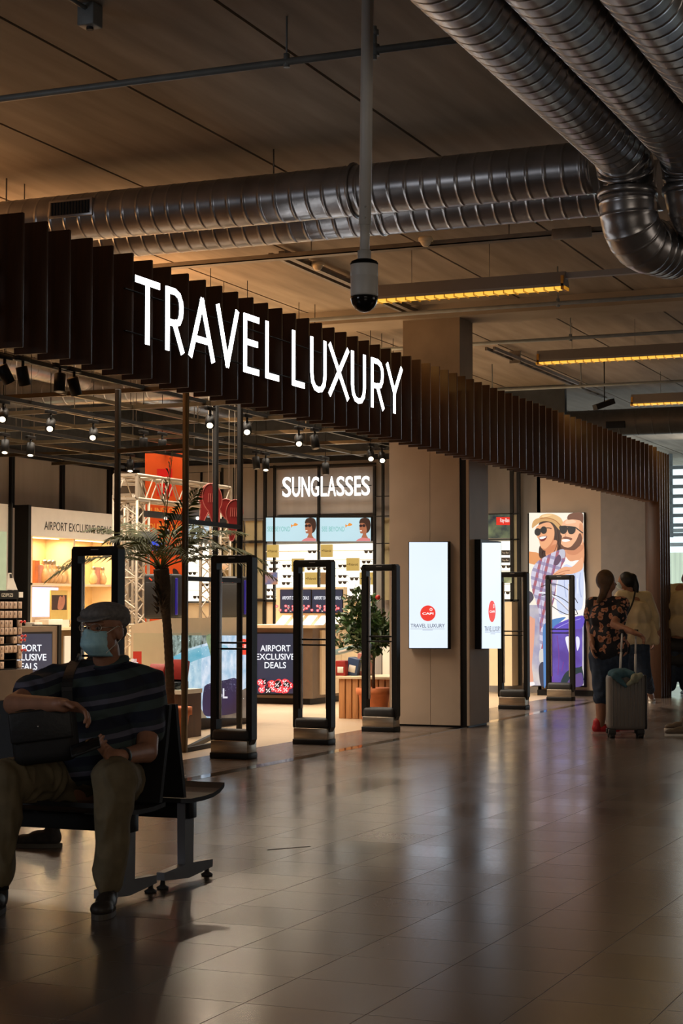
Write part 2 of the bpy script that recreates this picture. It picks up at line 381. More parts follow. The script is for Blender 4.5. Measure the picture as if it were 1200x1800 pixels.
# far concourse beyond the shop: glazed front, steel, daylight
XG = 38.0
M_mull = mat('white_mullion', (0.55, 0.6, 0.6, 1), 0.5, noise_amt=0.05)
M_conco = mat('concourse_steel', (0.32, 0.38, 0.42, 1), 0.5, 0.2, noise_amt=0.2)
t = None
mb = MB()
for yv in (-5, -3.6, -2.2, -0.8, 0.6, 2.0, 3.4, 4.35, 5.6, 7, 8.4, 9.8, 11.2, 12.6): mb.box(XG, XG + 0.1, yv, yv + 0.07, 0, ZC)
for zz in (0.0, 1.0, 2.55, 2.85): mb.box(XG, XG + 0.1, -6, 13.9, zz, zz + 0.08)
mb.build('window_1', M_mull, kind='structure')
box('window_1_glass', mat('window_glass', (0.9, 0.95, 0.95, 1), 0.02, trans=1.0), XG + 0.04, XG + 0.05, -6, 13.9, 0, ZC, kind='structure')
struct('wall_outside', mat('pale_curtain_wall', (0.95, 0.95, 0.72, 1), 0.7, noise_amt=0.25, scale=2, stretch=(1, 6, 0.2)), 44, 44.2, -6, 14, 0, 2.6)
mb = MB()
for k in range(8): mb.bar((XG - 1.2 - 0.02 * k, -6, 2.75 + 0.2 * k), (XG - 1.2, 13.5, 2.75 + 0.2 * k), 0.10, 0.07)
for yv in range(-6, 14, 2): mb.bar((XG - 1.2, yv, 2.7), (XG - 1.2, yv, ZC - .01), 0.08)
mb.build('steel_truss', M_conco, label='pale grey steel louvre truss under the ceiling of the bright far concourse', cat='truss')
# ============================================================ FASCIA with fins and lit letters
YF = 5.43
t = thing('fin_canopy', 'long dark walnut fin canopy over the shop entrance', 'canopy', (16.2, 5.55, 2.7))
n0 = 8.37 - 0.246 * 4
k = 0; xs = []
while n0 + 0.246 * k < 24.25: xs.append(n0 + 0.246 * k); k += 1
for x in xs:
    MB().bbox(x - 0.012, x + 0.012, YF, YF + 0.21, 2.69, 3.445, 0.002, seg=1).build('fin', M_wood, t)
box('rail', M_black, xs[0] - 0.1, 24.3, YF + 0.215, YF + 0.25, 3.1, 3.18, t)
box('rail', M_black, xs[0] - 0.1, 24.3, YF + 0.215, YF + 0.25, 2.85, 2.92, t)
# wooden end pier of fins down to the floor
t = thing('fin_pier', 'walnut finned pier standing at the far end of the shop front', 'pier', (24.4, 5.5, 0))
xe = [24.36 + 0.0 * i for i in range(1)]
box('core', mat('walnut_lit', (0.17, 0.075, 0.03, 1), 0.5, noise_amt=0.3, scale=3, stretch=(6, 6, 0.4)), 24.3, 24.9, YF + 0.02, YF + 0.19, 0.02, 3.4, t)
for i in range(5): MB().bbox(24.27 + 0.15 * i, 24.30 + 0.15 * i, YF, YF + 0.2, 0, 3.4, 0.002, seg=1).build('fin', M_wood, t)
# lit letters
LET = {
 'T': [[(0, 1), (1, 1)], [(.5, 1), (.5, 0)]],
 'R': [[(0.06, 0), (0.06, 1)], [(0.06, 1), (.55, 1), (.8, .95), (.93, .84), (.95, .73), (.92, .6), (.8, .49), (.55, .45), (.06, .45)], [(.5, .45), (1, 0)]],
 'A': [[(0, 0), (.5, 1)], [(.5, 1), (1, 0)], [(.17, .3), (.83, .3)]],
 'V': [[(0, 1), (.5, 0)], [(.5, 0), (1, 1)]],
 'E': [[(.08, 0), (.08, 1)], [(.08, 1), (1, 1)], [(.08, .53), (.9, .53)], [(.08, 0), (1, 0)]],
 'L': [[(.08, 1), (.08, 0)], [(.08, 0), (1, 0)]],
 'U': [[(.06, 1), (.06, .32), (.12, .14), (.28, .03), (.5, 0), (.72, .03), (.88, .14), (.94, .32), (.94, 1)]],
 'X': [[(0, 0), (1, 1)], [(0, 1), (1, 0)]],
 'Y': [[(0, 1), (.5, .42)], [(1, 1), (.5, .42)], [(.5, .42), (.5, 0)]]}
YL = 5.36; ZL0, ZL1 = 2.895, 3.265
t = thing('illuminated_letter_sign', 'row of large white lit letters fixed to the front of the dark fin canopy', 'sign', (12, YL, 2.87))
M_let = lit(255, 255, 255, 5.0)
M_lets = mat('letter_side', (0.05, 0.05, 0.055, 1), 0.4, noise_amt=0.05)
for ch, a, b_ in (('T', 235, 280), ('R', 288, 322), ('A', 331, 376), ('V', 379, 418), ('E', 425, 455), ('L', 464, 490), ('L', 511, 535), ('U', 543, 574), ('X', 577, 612), ('U', 615, 643), ('R', 650, 674), ('Y', 678, 706)):
    x0 = PY(a, 600, YL).x + 0.03; x1 = PY(b_, 600, YL).x - 0.02; mb = MB()
    for st in LET[ch]:
        pts = [(x0 + u * (x1 - x0), ZL0 + v * (ZL1 - ZL0)) for u, v in st]
        n = len(pts)
        # offset ribbon
        L_, R_ = [], []
        w = 0.0215
        for i, (x, z) in enumerate(pts):
            xa, za = pts[max(i - 1, 0)]; xb, zb = pts[min(i + 1, n - 1)]
            d = Vector((xb - xa, zb - za)).normalized(); e = Vector((0, 0))
            if i == 0: e = -d * w * 0.9
            if i == n - 1: e = d * w * 0.9
            if n > 2 and ch == 'R' and i in (0, n - 1): e = e * 0.1
            q = Vector((x, z)) + e; nn = Vector((-d.y * w * 1.25, d.x * w))
            L_.append(q + nn); R_.append(q - nn)
        for i in range(n - 1):
            quad = [L_[i], L_[i + 1], R_[i + 1], R_[i]]
            mb.mi = 1; mb.prism([(p.x, YL, p.y) for p in quad], (0, 0.012, 0)); mb.mi = 0; mb.prism([(p.x, YL - .003, p.y) for p in quad], (0, 0.002, 0))
    mb.build('letter', [M_let, M_lets], t)
box('mounting_rail', M_black, PY(233, 600, YL).x, PY(707, 600, YL).x, YL + 0.05, YL + 0.065, 3.2, 3.206, t)
box('mounting_rail', M_black, PY(233, 600, YL).x, PY(707, 600, YL).x, YL + 0.05, YL + 0.065, 2.94, 2.946, t)
# ============================================================ DUCTS
def duct_tube(path, r, name, parent=None, seam=0.12, m=None, seg=28, **k):
    pts = []; rr = []
    path = [Vector(p) for p in path]; acc = 0.0; nxt = seam * 0.5
    pts.append(path[0]); rr.append(r)
    for a, b in zip(path, path[1:]):
        L_ = (b - a).length; d = (b - a) / L_
        while nxt < acc + L_:
            t0 = nxt - acc
            for dt, dr in ((-0.02, 0), (-0.007, 0), (-0.004, 0.0024), (0.003, 0.0024), (0.006, 0.0), (0.02, 0)):
                if 0 < t0 + dt < L_: pts.append(a + d * (t0 + dt)); rr.append(r + dr)
            nxt += seam
        acc += L_; pts.append(b); rr.append(r)
    mb = MB(); mb.tube(pts, rr, seg); return mb.build(name, m or M_duct, parent, **k)
ZD = 4.10
t = thing('air_duct', 'round spiral air duct crossing below the ceiling, the nearer one with a grille', 'duct', (11.17, 6, 3.92))
duct_tube([(11.17, 2.9, ZD), (11.17, 9.5, ZD)], 0.172, 'duct_pipe', t)
gy0, gy1 = PX(158, 365, 10.99).y, PX(90, 365, 10.99).y; gz = PX(120, 366, 10.99).z
MB().bbox(10.985, 11.03, gy0 - .02, gy1 + .02, gz - 0.065, gz + 0.065, 0.004).build('grille_frame', M_duct, t)
mb = MB()
for i in range(13): yv = gy0 + (gy1 - gy0) * (i + .5) / 13; mb.box(10.972, 10.99, yv - 0.004, yv + 0.004, gz - 0.045, gz + 0.045)
mb.box(10.98, 10.984, gy0, gy1, gz - 0.048, gz + 0.048)
mb.build('grille', M_blackmt, t)
for yv in (5.2, 7.4):
    mb = MB(); mb.tube([(11.17, yv, ZD + 0.17), (11.17, yv, ZC)], 0.006, 6); mb.build('hanger_rod', M_tray, t)
mb = MB(); yv = PX(625, 320, 11.17).y
mb.tube([(11.17 + 0.182 * math.cos(a), yv, ZD + 0.182 * math.sin(a)) for a in [2 * math.pi * i / 24 for i in range(25)]], 0.012, 6); mb.build('clamp', M_duct, t)
t = thing('air_duct', 'second round spiral air duct, running right behind the one with the grille', 'duct', (11.78, 6, 3.9))
duct_tube([(11.78, 2.6, ZD - 0.01), (11.78, 9.5, ZD - 0.01)], 0.172, 'duct_pipe', t)
mb = MB(); yv = PX(672, 390, 11.78).y
mb.tube([(11.78 + 0.182 * math.cos(a), yv, ZD + 0.182 * math.sin(a)) for a in [2 * math.pi * i / 24 for i in range(25)]], 0.012, 6); mb.build('clamp', M_duct, t)
def arc(c, r, u, v, a0, a1, n=9):
    c = Vector(c); u = Vector(u); v = Vector(v)
    return [c + u * r * math.cos(a0 + (a1 - a0) * i / n) + v * r * math.sin(a0 + (a1 - a0) * i / n) for i in range(n + 1)]
def drop_duct(Yc, xe, zlow, label, turn=True):
    t = thing('bent_air_duct', label, 'duct', (xe, Yc, zlow))
    zc = 4.0; R = 0.24
    p = [(1.0, Yc, zc)] + arc((xe - R, Yc, zc - R), R, (0, 0, 1), (1, 0, 0), 0, math.pi / 2, 6)
    duct_tube(p, 0.173, 'duct_pipe', t)
    z1 = zc - R
    mb = MB(); mb.tube([(xe, Yc, z1 + 0.02), (xe, Yc, z1 - 0.02)], 0.182, 28); mb.build('collar', M_duct, t)
    q = [(xe, Yc, z1 - 0.02)] + arc((xe + R * 0.8, Yc - R * .3, zlow + 0.175 + R * .85), R * .85, (-0.94, 0.34, 0), (0, 0, -1), 0, math.pi / 2, 6)
    q = q + [q[-1] + Vector((0.28, -0.1, 0))]
    duct_tube(q, 0.173, 'elbow', t, seam=0.07)
drop_duct(2.54, 10.55, 3.30, 'overhead spiral air duct ending in a downward elbow, leftmost of the three big ones')
drop_duct(2.16, 10.62, 3.42, 'overhead spiral air duct in the middle of the three big ones at upper right')
drop_duct(1.78, 10.62, 3.42, 'overhead spiral air duct cut by the upper right corner of the picture')
# far duct with grille
t = thing('air_duct', 'far dark air duct with a grille beyond the end of the fin canopy', 'duct', (28, 3, 3.75))
duct_tube([(26.0, 0.5, 4.0), (26.0, 8.5, 4.0)], 0.2, 'duct_pipe', t, seam=0.25, m=M_tray)
mb = MB(); a = PX(1065, 747, 25.79); b_ = PX(1098, 747, 25.79)
mb.bbox(25.77, 25.83, b_.y, a.y, a.z - 0.05, a.z + 0.05, 0.004); mb.build('grille', M_blackmt, t)
# ============================================================ PIPES, TRAYS, FITTINGS OF THE CEILING
def pipe_along_y(X, z, y0, y1, r, label, name='sprinkler_pipe', m=None, hang=()):
    t = thing(name, label, 'pipe', (X, (y0 + y1) / 2, z))
    mb = MB(); mb.tube([(X, y0, z), (X, y1, z)], r, 10); mb.build('pipe_run', m or M_pipe, t)
    for yv in hang:
        mb = MB(); mb.tube([(X, yv, z), (X, yv, ZC)], 0.006, 6); mb.tube([(X, yv, z - r * 1.6), (X, yv, z + r * 2.2)], r * 0.9, 8); mb.build('hanger', M_pipe, t)
    return t
X1 = 8.65
yh = PD(503, 98, 9.5).y; ysp = PD(683, 80, 9.5).y
t = pipe_along_y(X1, 4.2, 2.75, 8.5, 0.02, 'grey pipe crossing the ceiling in front of the air ducts', hang=(yh,))
mb = MB(); mb.tube([(X1, ysp, 4.15), (X1, ysp, 4.33)], 0.014, 8); mb.tube([(X1, ysp, 4.17), (X1, ysp, 4.23)], 0.028, 10); mb.tube([(X1, ysp, 4.28), (X1, ysp, 4.31)], 0.024, 10)
mb.build('sprinkler_head', M_pipe, t)
t = thing('junction_box', 'small grey junction box on its pipe at the top left of the ceiling', 'box', (8.0, 6.2, 4.3))
p = PZ(158, 38, 4.36)
MB().bbox(p.x - .05, p.x + .05, p.y - .05, p.y + .05, 4.33, ZC, 0.006).build('housing', M_pipe, t)
mb = MB(); mb.tube([(p.x, p.y, 4.42), (p.x - 2.4, p.y, 4.42)], 0.012, 8); mb.build('conduit', M_pipe, t)
mb = MB(); mb.tube([(p.x, p.y, 4.35), (p.x, p.y, 4.315)], 0.02, 8); mb.build('gland', M_blackmt, t)
XT = 14.1
t = thing('cable_tray', 'long cable tray crossing the ceiling behind the two parallel air ducts', 'cable tray', (XT, 6, 4.3))
mb = MB(); mb.box(XT - 0.05, XT + 0.05, 2.2, 13.5, 4.30, 4.31); mb.box(XT - 0.05, XT - 0.045, 2.2, 13.5, 4.30, 4.345); mb.box(XT + 0.045, XT + 0.05, 2.2, 13.5, 4.30, 4.345)
mb.build('tray', M_tray, t)
for i in range(6):
    yv = 2.6 + 1.8 * i; mb = MB(); mb.tube([(XT, yv, 4.34), (XT, yv, ZC)], 0.005, 6); mb.build('hanger', M_tray, t)
mb = MB()
for dx in (-.02, .01): mb.tube([(XT + dx, 2.2, 4.325), (XT + dx, 13.5, 4.325)], 0.008, 6)
mb.build('cable', M_blackmt, t)
p = PX(1010, 413, XT)
rbox('tray_box', M_tray, XT - .1, XT - 0.055, p.y - .16, p.y + .17, p.z - .045, p.z + 0.045, label='small grey box on the cable tray beside the duct elbow', cat='box')
def detector(p, label):
    t = thing('smoke_detector', label, 'smoke detector', (p.x, p.y, p.z - 0.03))
    MB().lathe([(0.02, -0.045), (0.035, -0.03), (0.05, -0.005), (0.05, 0.0)], p, 16).build('sensor', M_cream, t)
    MB().lathe([(0.062, 0.0), (0.062, 0.025), (0.055, 0.035)], p, 16).build('base', M_cream, t)
p = PX(748, 424, XT - 0.12); detector(p, 'cream smoke detector hanging from the tray right of the camera pole')
t = thing('cable_tray', 'narrow cable tray running along the ceiling above the lit sign', 'cable tray', (18, 6.6, 4.35))
mb = MB(); mb.box(14.2, 17.6, 6.5, 6.56, 4.36, 4.40); mb.box(14.2, 17.6, 6.62, 6.66, 4.36, 4.39); mb.build('tray', M_tray, t)
for x in (14.6, 15.8, 17.0): box('bracket', M_tray, x, x + .03, 6.46, 6.7, 4.39, ZC - .01, t)
p = PZ(558, 467, 4.37); detector(p, 'small smoke detector on the ceiling left of the camera pole')
pipe_along_y(18.9, 4.2, 2.0, 8.4, 0.02, 'dark pipe crossing the ceiling just before the first lamp behind the pillar', hang=(5.2,))
pipe_along_y(16.1, 4.1, 1.5, 7.2, 0.02, 'dark pipe running right behind the nearest ceiling lamp', hang=(PX(980, 500, 16.1).y,))
pipe_along_y(22.3, 4.1, 1.0, 9.5, 0.02, 'thin pipe crossing the ceiling between the middle and farthest lamps', hang=(7.2, 6.0, 4.6))
t = thing('cable_tray', 'dark cable tray slanting along the ceiling right of the concrete pillar', 'cable tray', (20, 5.0, 4.3))
a = PZ(868, 612, 4.35); b_ = PZ(1078, 700, 4.35)
for dx in (0, .1):
    mb = MB(); mb.bar(a + Vector((0, dx, 0)), b_ + Vector((0, dx, 0)), 0.03, 0.04); mb.build('side_rail', M_tray, t)
mb = MB()
for i in range(14): q = a.lerp(b_, (i + .5) / 14); mb.bar(q, q + Vector((0, .1, 0)), 0.03, 0.02)
mb.build('rung', M_tray, t)
box('bracket', M_tray, a.x + 1, a.x + 1.03, a.y - .02, a.y + .12, 4.3, ZC, t)
# small black ceiling spot right
p = PD(1062, 712, 23)
t = thing('surveillance_camera', 'tiny dark camera hanging from the ceiling above the canopy end', 'camera', p)
mb = MB(); mb.bar(p + Vector((-.1, .1, -.04)), p + Vector((.12, -.08, .06)), .09, .07); mb.build('housing', M_blackmt, t)
mb = MB(); mb.tube([p + Vector((0, 0, .03)), Vector((p.x, p.y, ZC))], .008, 6); mb.build('stem', M_blackmt, t)
# ============================================================ PENDANT LINEAR LAMPS
M_lampb = mat('lamp_housing', (0.30, 0.27, 0.25, 1), 0.4, 0.3, noise_amt=0.05)
M_tube = lit(255, 190, 70, 1.15, name='amber_tube_light')
M_cell = mat('louvre_cell', C(255, 170, 40), 0.3, emit=0.45, noise_amt=0.5, scale=14)
def lamp(X, y0, y1, z, label, ext=None):
    t = thing('linear_lamp', label, 'lamp', (X, (y0 + y1) / 2, z), group='linear ceiling lamps')
    mb = MB()
    mb.prism([(X - .035, y0, z + .16), (X - .075, y0, z + .05), (X - .075, y0, z + .028), (X + .075, y0, z + .028), (X + .075, y0, z + .05), (X + .035, y0, z + .16)], (0, y1 - y0, 0)); mb.build('housing', M_lampb, t)
    mb = MB(); mb.box(X - .06, X + .06, y0 + .02, y1 - .02, z + .012, z + .028); mb.build('tube_light', M_tube, t)
    mb = MB(); n = int((y1 - y0) / 0.09)
    for i in range(n + 1): yv = y0 + (y1 - y0) * i / n; mb.box(X - .07, X + .07, yv - .004, yv + .004, z, z + .028)
    mb.build('louvre', M_cell, t)
    for yv in (y0 + .02, y1 - .02): box('end_cap', mat('amber_cap', C(200, 140, 40), 0.4, noise_amt=0.2), X - .075, X + .075, yv - .012, yv + .012, z, z + .12, t)
    if ext: MB().box(X - .03, X + .03, ext, y0, z + .1, z + .15).build('rail', M_lampb, t)
    for yv in (y0 + .7, y1 - .4):
        mb = MB(); mb.tube([(X, yv, z + .15), (X, yv, ZC)], 0.003, 5); mb.build('wire', M_tray, t)
    light('lamp_light', 'AREA', (X, (y0 + y1) / 2, z - 0.01), 5, (1, .62, .2), .1, y1 - y0, (X, (y0 + y1) / 2, 0))
lamp(14.86, 4.12, 5.95, 3.99, 'nearest amber linear ceiling lamp, right of the camera pole', 0.5)
lamp(19.4, 3.9, 5.72, 3.99, 'middle amber linear ceiling lamp, right of the concrete pillar', 0.5)
lamp(23.9, 3.9, 5.72, 3.99, 'farthest short looking amber linear lamp above the canopy end', 0.5)
# ============================================================ CCTV POLE
D = 8.8
c = PD(640, 500, D); top = PD(646, 0, D)
t = thing('dome_camera', 'grey dome security camera hanging on a long ceiling pole', 'camera', c)
zt = ZC; lean = (top - c) / (top.z - c.z)
q = lambda z: c + lean * (z - c.z)
zz = lambda py: PD(640, py, D).z
pxm = D / F
mb = MB(); mb.tube([q(zz(396)), q(ZC)], 11 * pxm, 20); mb.build('pole', M_pole, t)
mb = MB(); mb.tube([q(zz(440)), q(zz(392))], 8.6 * pxm, 16); mb.build('inner_tube', M_pole, t)
mb = MB(); cc = Vector((c.x, c.y, 0))
mb.lathe([(12 * pxm, zz(441)), (12 * pxm, zz(456)), (14 * pxm, zz(458))][::-1], cc); mb.build('collar', M_pole, t)
mb = MB(); mb.lathe([(23.5 * pxm, zz(521)), (24.5 * pxm, zz(518)), (24.5 * pxm, zz(487)), (23.8 * pxm, zz(486)), (24.5 * pxm, zz(485)), (24.5 * pxm, zz(466)), (22 * pxm, zz(461)), (13 * pxm, zz(458))], cc, 32); mb.build('housing', M_pole, t)
mb = MB(); mb.lathe([(24.9 * pxm, zz(463)), (25 * pxm, zz(466)), (23 * pxm, zz(460)), (15 * pxm, zz(456.5))], cc, 32); mb.build('gasket', M_black, t)
mb = MB(); R = 24.5 * pxm; z0 = zz(522)
mb.lathe([(R * math.sin(a), z0 - R * 1.12 * math.cos(a)) for a in [0.02 + (math.pi / 2 - .02) * i / 10 for i in range(11)]], cc, 32); mb.build('dome', M_dome, t)
for py in (366, 385):
    mb = MB(); p = q(zz(py)); mb.ell(p - FH * 0.028, 0.006); mb.build('bolt', M_alu, t)
# ============================================================ ANTI-THEFT GATES
def make_gate():
    t = thing('security_gate', 'x', 'security gate', (0, 0, 0))
    w = 0.19; d = 0.05; m = 0.052
    for s in (-1, 1):
        yo, yi = s * w, s * (w - m)
        pts = [(-d, yo, 0.16), (-d, yo, 1.66), (-d, yo - s * 0.015, 1.68), (-d, yi, 1.68), (-d, yi, 0.10), (-d, yo - s * 0.03, 0.10)]
        MB().prism(pts, (2 * d, 0, 0)).build('upright', M_black, t)
        MB().bbox(-0.012, 0.012, yi - s * 0.022 if s > 0 else yi, yi if s > 0 else yi + 0.022, 0.32, 1.56, 0.004).build('inner_strip', M_alu, t)
    MB().bbox(-d, d, -w + 0.015, w - 0.015, 1.615, 1.68, 0.006).build('top_bar', M_black, t)
    MB().box(-d - 0.001, -d + 0.002, -0.03, 0.03, 1.655, 1.660).build('badge', M_alu, t)
    for z in (0.895, 0.945): MB().bbox(-0.012, 0.012, -w + m, w - m, z, z + 0.016, 0.003).build('cross_bar', M_black, t)
    MB().bbox(-0.085, 0.085, -0.165, 0.165, 0.145, 0.24, 0.03, seg=3).build('base_cover', M_blackmt, t)
    MB().bbox(-0.09, 0.09, -0.167, 0.167, 0.05, 0.15, 0.003).build('kick_plate', M_steel, t)
    MB().bbox(-0.095, 0.095, -0.175, 0.175, 0.0, 0.05, 0.006).build('foot', M_black, t)
    return t
GL = [(11.02, 6.5, 'black anti-theft gate behind the seated man\'s cap, nearest the camera'), (13.33, 6.56, 'black anti-theft gate in front of the big blue picture screen'),
      (14.97, 6.55, 'black anti-theft gate between the blue screen and the citrus tree'), (16.76, 6.6, 'black anti-theft gate directly in front of the potted citrus tree'),
      (21.03, 6.53, 'black anti-theft gate just right of the clad column'), (23.2, 6.55, 'black anti-theft gate farthest away, before the couple poster')]
g0 = make_gate()
for i, (x, y, l) in enumerate(GL):
    o = g0 if i == 0 else copy_tree(g0)
    o.location = (x, y, 0); o['label'] = l; o['group'] = 'anti-theft gates at the shop entrance'
# ============================================================ CEILING GRID of the shop with posts
M_bronze = mat('bronze_frame', (0.07, 0.048, 0.025, 1), 0.35, 0.5, noise_amt=0.25)
t = thing('ceiling_grid', 'open grid of dark metal bars suspended over the shop floor', 'ceiling grid', (15, 9, 3.0))
ZG = 3.2
GX = [14, 15.2, 16.6, 18, 19.4, 20.8]; GY = [8.6, 9.4, 10.1, 10.8, 11.6, 12.4]
for x in GX: MB().bar((x, 7.1, ZG), (x, 13.0, ZG), 0.04, 0.04).build('grid_bar', M_bronze, t)
for y in GY: MB().bar((13.9, y, ZG + 0.005), (21.2, y, ZG + 0.005), 0.04, 0.035).build('grid_bar', M_bronze, t)
for x in (14, 16.6, 19.4):
    for y in (8.6, 10.1, 12.4):
        mb = MB(); mb.tube([(x, y, ZG), (x, y, ZC)], 0.005, 5); mb.build('hanger', M_tray, t)
# tall black frame by the entrance
def pyx(px, y): return PY(px, 1200, y).x
t = thing('entrance_frame', 'tall black and bronze metal frame beside the left shop entrance', 'frame', (13.7, 7.2, 0))
A = PD(322, 1320, 15.4); A.z = 0
fx0 = 12.0; fy = A.y
posts = [(205, 15.9), (325, 15.4), (378, 17.2), (421, 16.6)]
PP = []
for px, D in posts:
    p = PD(px, 1067, D); PP.append(p)
    MB().bbox(p.x - .022, p.x + .022, p.y - .022, p.y + .022, 0, ZG, 0.003, seg=1).build('post', M_bronze if px == 325 else M_black, t)
a, b_, c_, d_ = PP
def rail(p, q, py, w=0.04): z = H; D = 0; 
def zat(p, py): return H + (1067 - py) / F * (p.dot(FH))
for p, q, py in ((a, b_, 793), (b_, d_, 916), (b_, d_, 1017), (b_, c_, 1322)):
    z = max(0.02, zat(p, py)); MB().bar(Vector((p.x, p.y, z)), Vector((q.x, q.y, z)), 0.04).build('rail', M_black if py > 800 else M_bronze, t)
MB().bar(Vector((a.x, a.y, 0.02)), Vector((b_.x, b_.y, 0.02)), 0.04).build('rail', M_black, t)
MB().bar(Vector((b_.x, b_.y, 0.02)), Vector((d_.x, d_.y, 0.02)), 0.04).build('rail', M_black, t)
# ============================================================ TRACKS AND SPOTS
def track(x0, x1, y, z, label):
    tt = thing('lighting_track', label, 'lighting track', ((x0 + x1) / 2, y, z))
    box('rail', M_black, x0, x1, y - .02, y + .02, z, z + .035, tt)
    xx = x0 + .5
    while xx < x1: MB().tube([(xx, y, z + .03), (xx, y, ZC)], 0.004, 5).build('wire', M_tray, tt); xx += 2.5
track(7.6, 20.4, 7.8, 3.2, 'black lighting track just inside the shop entrance')
track(13.0, 21.0, 9.0, 3.12, 'black lighting track over the middle of the shop, second from the entrance')
track(13.0, 21.0, 10.45, 3.12, 'black lighting track over the back half of the shop')
track(13.0, 21.0, 12.0, 3.12, 'black lighting track along the left back wall of the shop')
def make_spot():
    t = thing('track_spotlight', 'x', 'spotlight', (0, 0, 0))
    MB().bbox(-.085, .085, -.018, .018, -.035, 0.0, .004).build('adapter', M_black, t)
    MB().tube([(0, 0, -.03), (0, 0, -.11)], .012, 8).build('stem', M_black, t)
    return t
def head(t, tilt, az, on):
    R = Euler((0, 0, az)).to_matrix() @ Euler((0, tilt, 0)).to_matrix()
    f = lambda z, x=0: Vector((0, 0, -.135)) + R @ Vector((x, 0, z))
    o = wl(t)
    mb = MB(); mb.tube([o + f(.06), o + f(.055), o + f(-.085), o + f(-.085)], [.036, .045, .045, .036], 18); can = mb.build('lamp_head', M_black, t)
    ml = lit(255, 235, 200, 4.5, name='spot_lens') if on else mat('spot_lens_off', (0.1, 0.08, 0.06, 1), 0.3, noise_amt=0.1)
    mb = MB(); mb.tube([o + f(-.0855), o + f(-.088)], .029, 18); mb.build('lens', ml, can)
    return R @ Vector((0, 0, -1))
SP = [ # px, py (head centre), Y plane, tilt, azimuth, lit, label tail
 (8, 655, 6.95, .5, 2.6, 0, 'first from the left edge on the front track'),
 (40, 658, 6.95, .25, 2.8, 0, 'second from the left edge on the front track'),
 (105, 670, 6.95, .2, 0.4, 0, 'third from the left edge on the front track'),
 (130, 676, 6.95, .4, 3.0, 0, 'fourth from the left edge on the front track'),
 (6, 729, 8.6, .9, 3.3, 1, 'glowing at the left edge above the display walls'),
 (89, 746, 8.6, .8, 3.4, 1, 'glowing, second from the left in the bright row'),
 (164, 762, 8.6, .6, 3.9, 1, 'glowing beside the left bronze post'),
 (252, 779, 8.6, .2, 3.9, 0, 'unlit, between the two left posts'),
 (285, 782, 8.6, .2, 3.9, 0, 'unlit, just left of the bronze post'),
 (369, 740, 6.95, .9, 3.2, 1, 'glowing just under the canopy between the thin posts'),
 (9, 783, 12.4, .1, 1, 1, 'hanging at the left edge before the grey wall panels'),
 (54, 788, 12.4, .1, 1, 1, 'hanging before the grey wall panels, second from left edge'),
 (229, 817, 12.4, .15, 4, 1, 'hanging left of the orange banner'),
 (434, 752, 6.95, .6, 3.8, 1, 'glowing under the canopy right of the thin posts'),
 (450, 812, 12.4, .2, 1, 0, 'unlit, left of the pair above the sunglasses corner'),
 (467, 815, 10.6, .2, 4, 1, 'glowing upper left of the sunglasses sign'),
 (525, 773, 8.6, .3, 4, 1, 'glowing high above the sunglasses sign'),
 (553, 775, 8.6, .3, 1, 0, 'unlit, high above the sunglasses sign'),
 (572, 822, 10.6, .05, 1, 0, 'unlit, hanging in front of the sunglasses sign'),
 (651, 800, 8.6, .5, 4, 1, 'glowing upper right of the sunglasses sign'),
 (671, 803, 8.6, .3, 4, 1, 'glowing nearest the left edge of the clad column'),
 (691, 808, 8.2, .2, 4, 0, 'unlit, right beside the clad column'),
]
for px, py, Y, tl, az, on, lab in SP:
    p = PZ(px, py, 3.0)
    t = make_spot(); p.z += .135
    if on: az = .45; tl = .35 if py > 777 and px < 500 or px in (467,) else .95
    d = head(t, tl, az, on)
    t.location = p; t['label'] = 'black track spotlight ' + lab; t['group'] = 'track spotlights in the shop'
    l = wl(t)
    mb = MB(); mb.tube([(0, 0, -0.01), (0, 0, 4.45 - p.z)], .004, 6); mb.build('drop_rod', M_black, t)
    if on:
        s = light('spot_light', 'SPOT', (0, 0, 0), 38, (1, .82, .6), .03, target=d, angle=.8, blend=.5)
        s.location = Vector((0, 0, -.135)) + d * .10; s.parent = t
# things up above the grid: small services under the slab (dark bluish zone)
t = thing('air_duct', 'dim duct and cable bundle above the grid inside the shop', 'duct', (19, 11, 4.0))
duct_tube([(19.5, 7.0, 4.0), (19.5, 13.7, 4.0)], .18, 'duct_pipe', t, seam=.3)
duct_tube([(12.5, 11.6, 4.1), (24, 11.6, 4.1)], .13, 'side_duct', t, seam=.3)
for y in (8.4, 9.8):
    MB().tube([(12, y, 4.2), (24, y, 4.2)], .03, 8).build('pipe', M_pipe, t)
for i in range(6): box('box', M_pipe, 15 + 1.4 * i, 15.2 + 1.4 * i, 9.0, 9.25, 3.85, 4.0, t)
# ============================================================ LEFT DISPLAY WALL  (front plane y = 13.3)
YW = 13.3
def X_(px, Y=YW): return PY(px, 1000, Y).x
def zY(px, py, Y=YW): return PY(px, py, Y).z
t = thing('wall_panel_frame', 'grey upper wall panels in black frames above the gift display', 'wall panel', (21, 13.85, 2.6))
for a, b_ in ((-60, 15), (17, 104), (106, 187), (192, 258)):
    xa, xb = X_(a, 13.85), X_(b_, 13.85)
    z0 = 2.62; z1 = 3.38
    box('panel', M_greywall, xa + .03, xb - .03, 13.84, 13.88, z0, z1, t)
    mb = MB()
    for q in (((xa, z0), (xb, z0)), ((xa, z1), (xb, z1)), ((xa, z0), (xa, z1)), ((xb, z0), (xb, z1))): mb.bar((q[0][0], 13.82, q[0][1]), (q[1][0], 13.82, q[1][1]), .05)
    mb.build('frame', M_black, t)
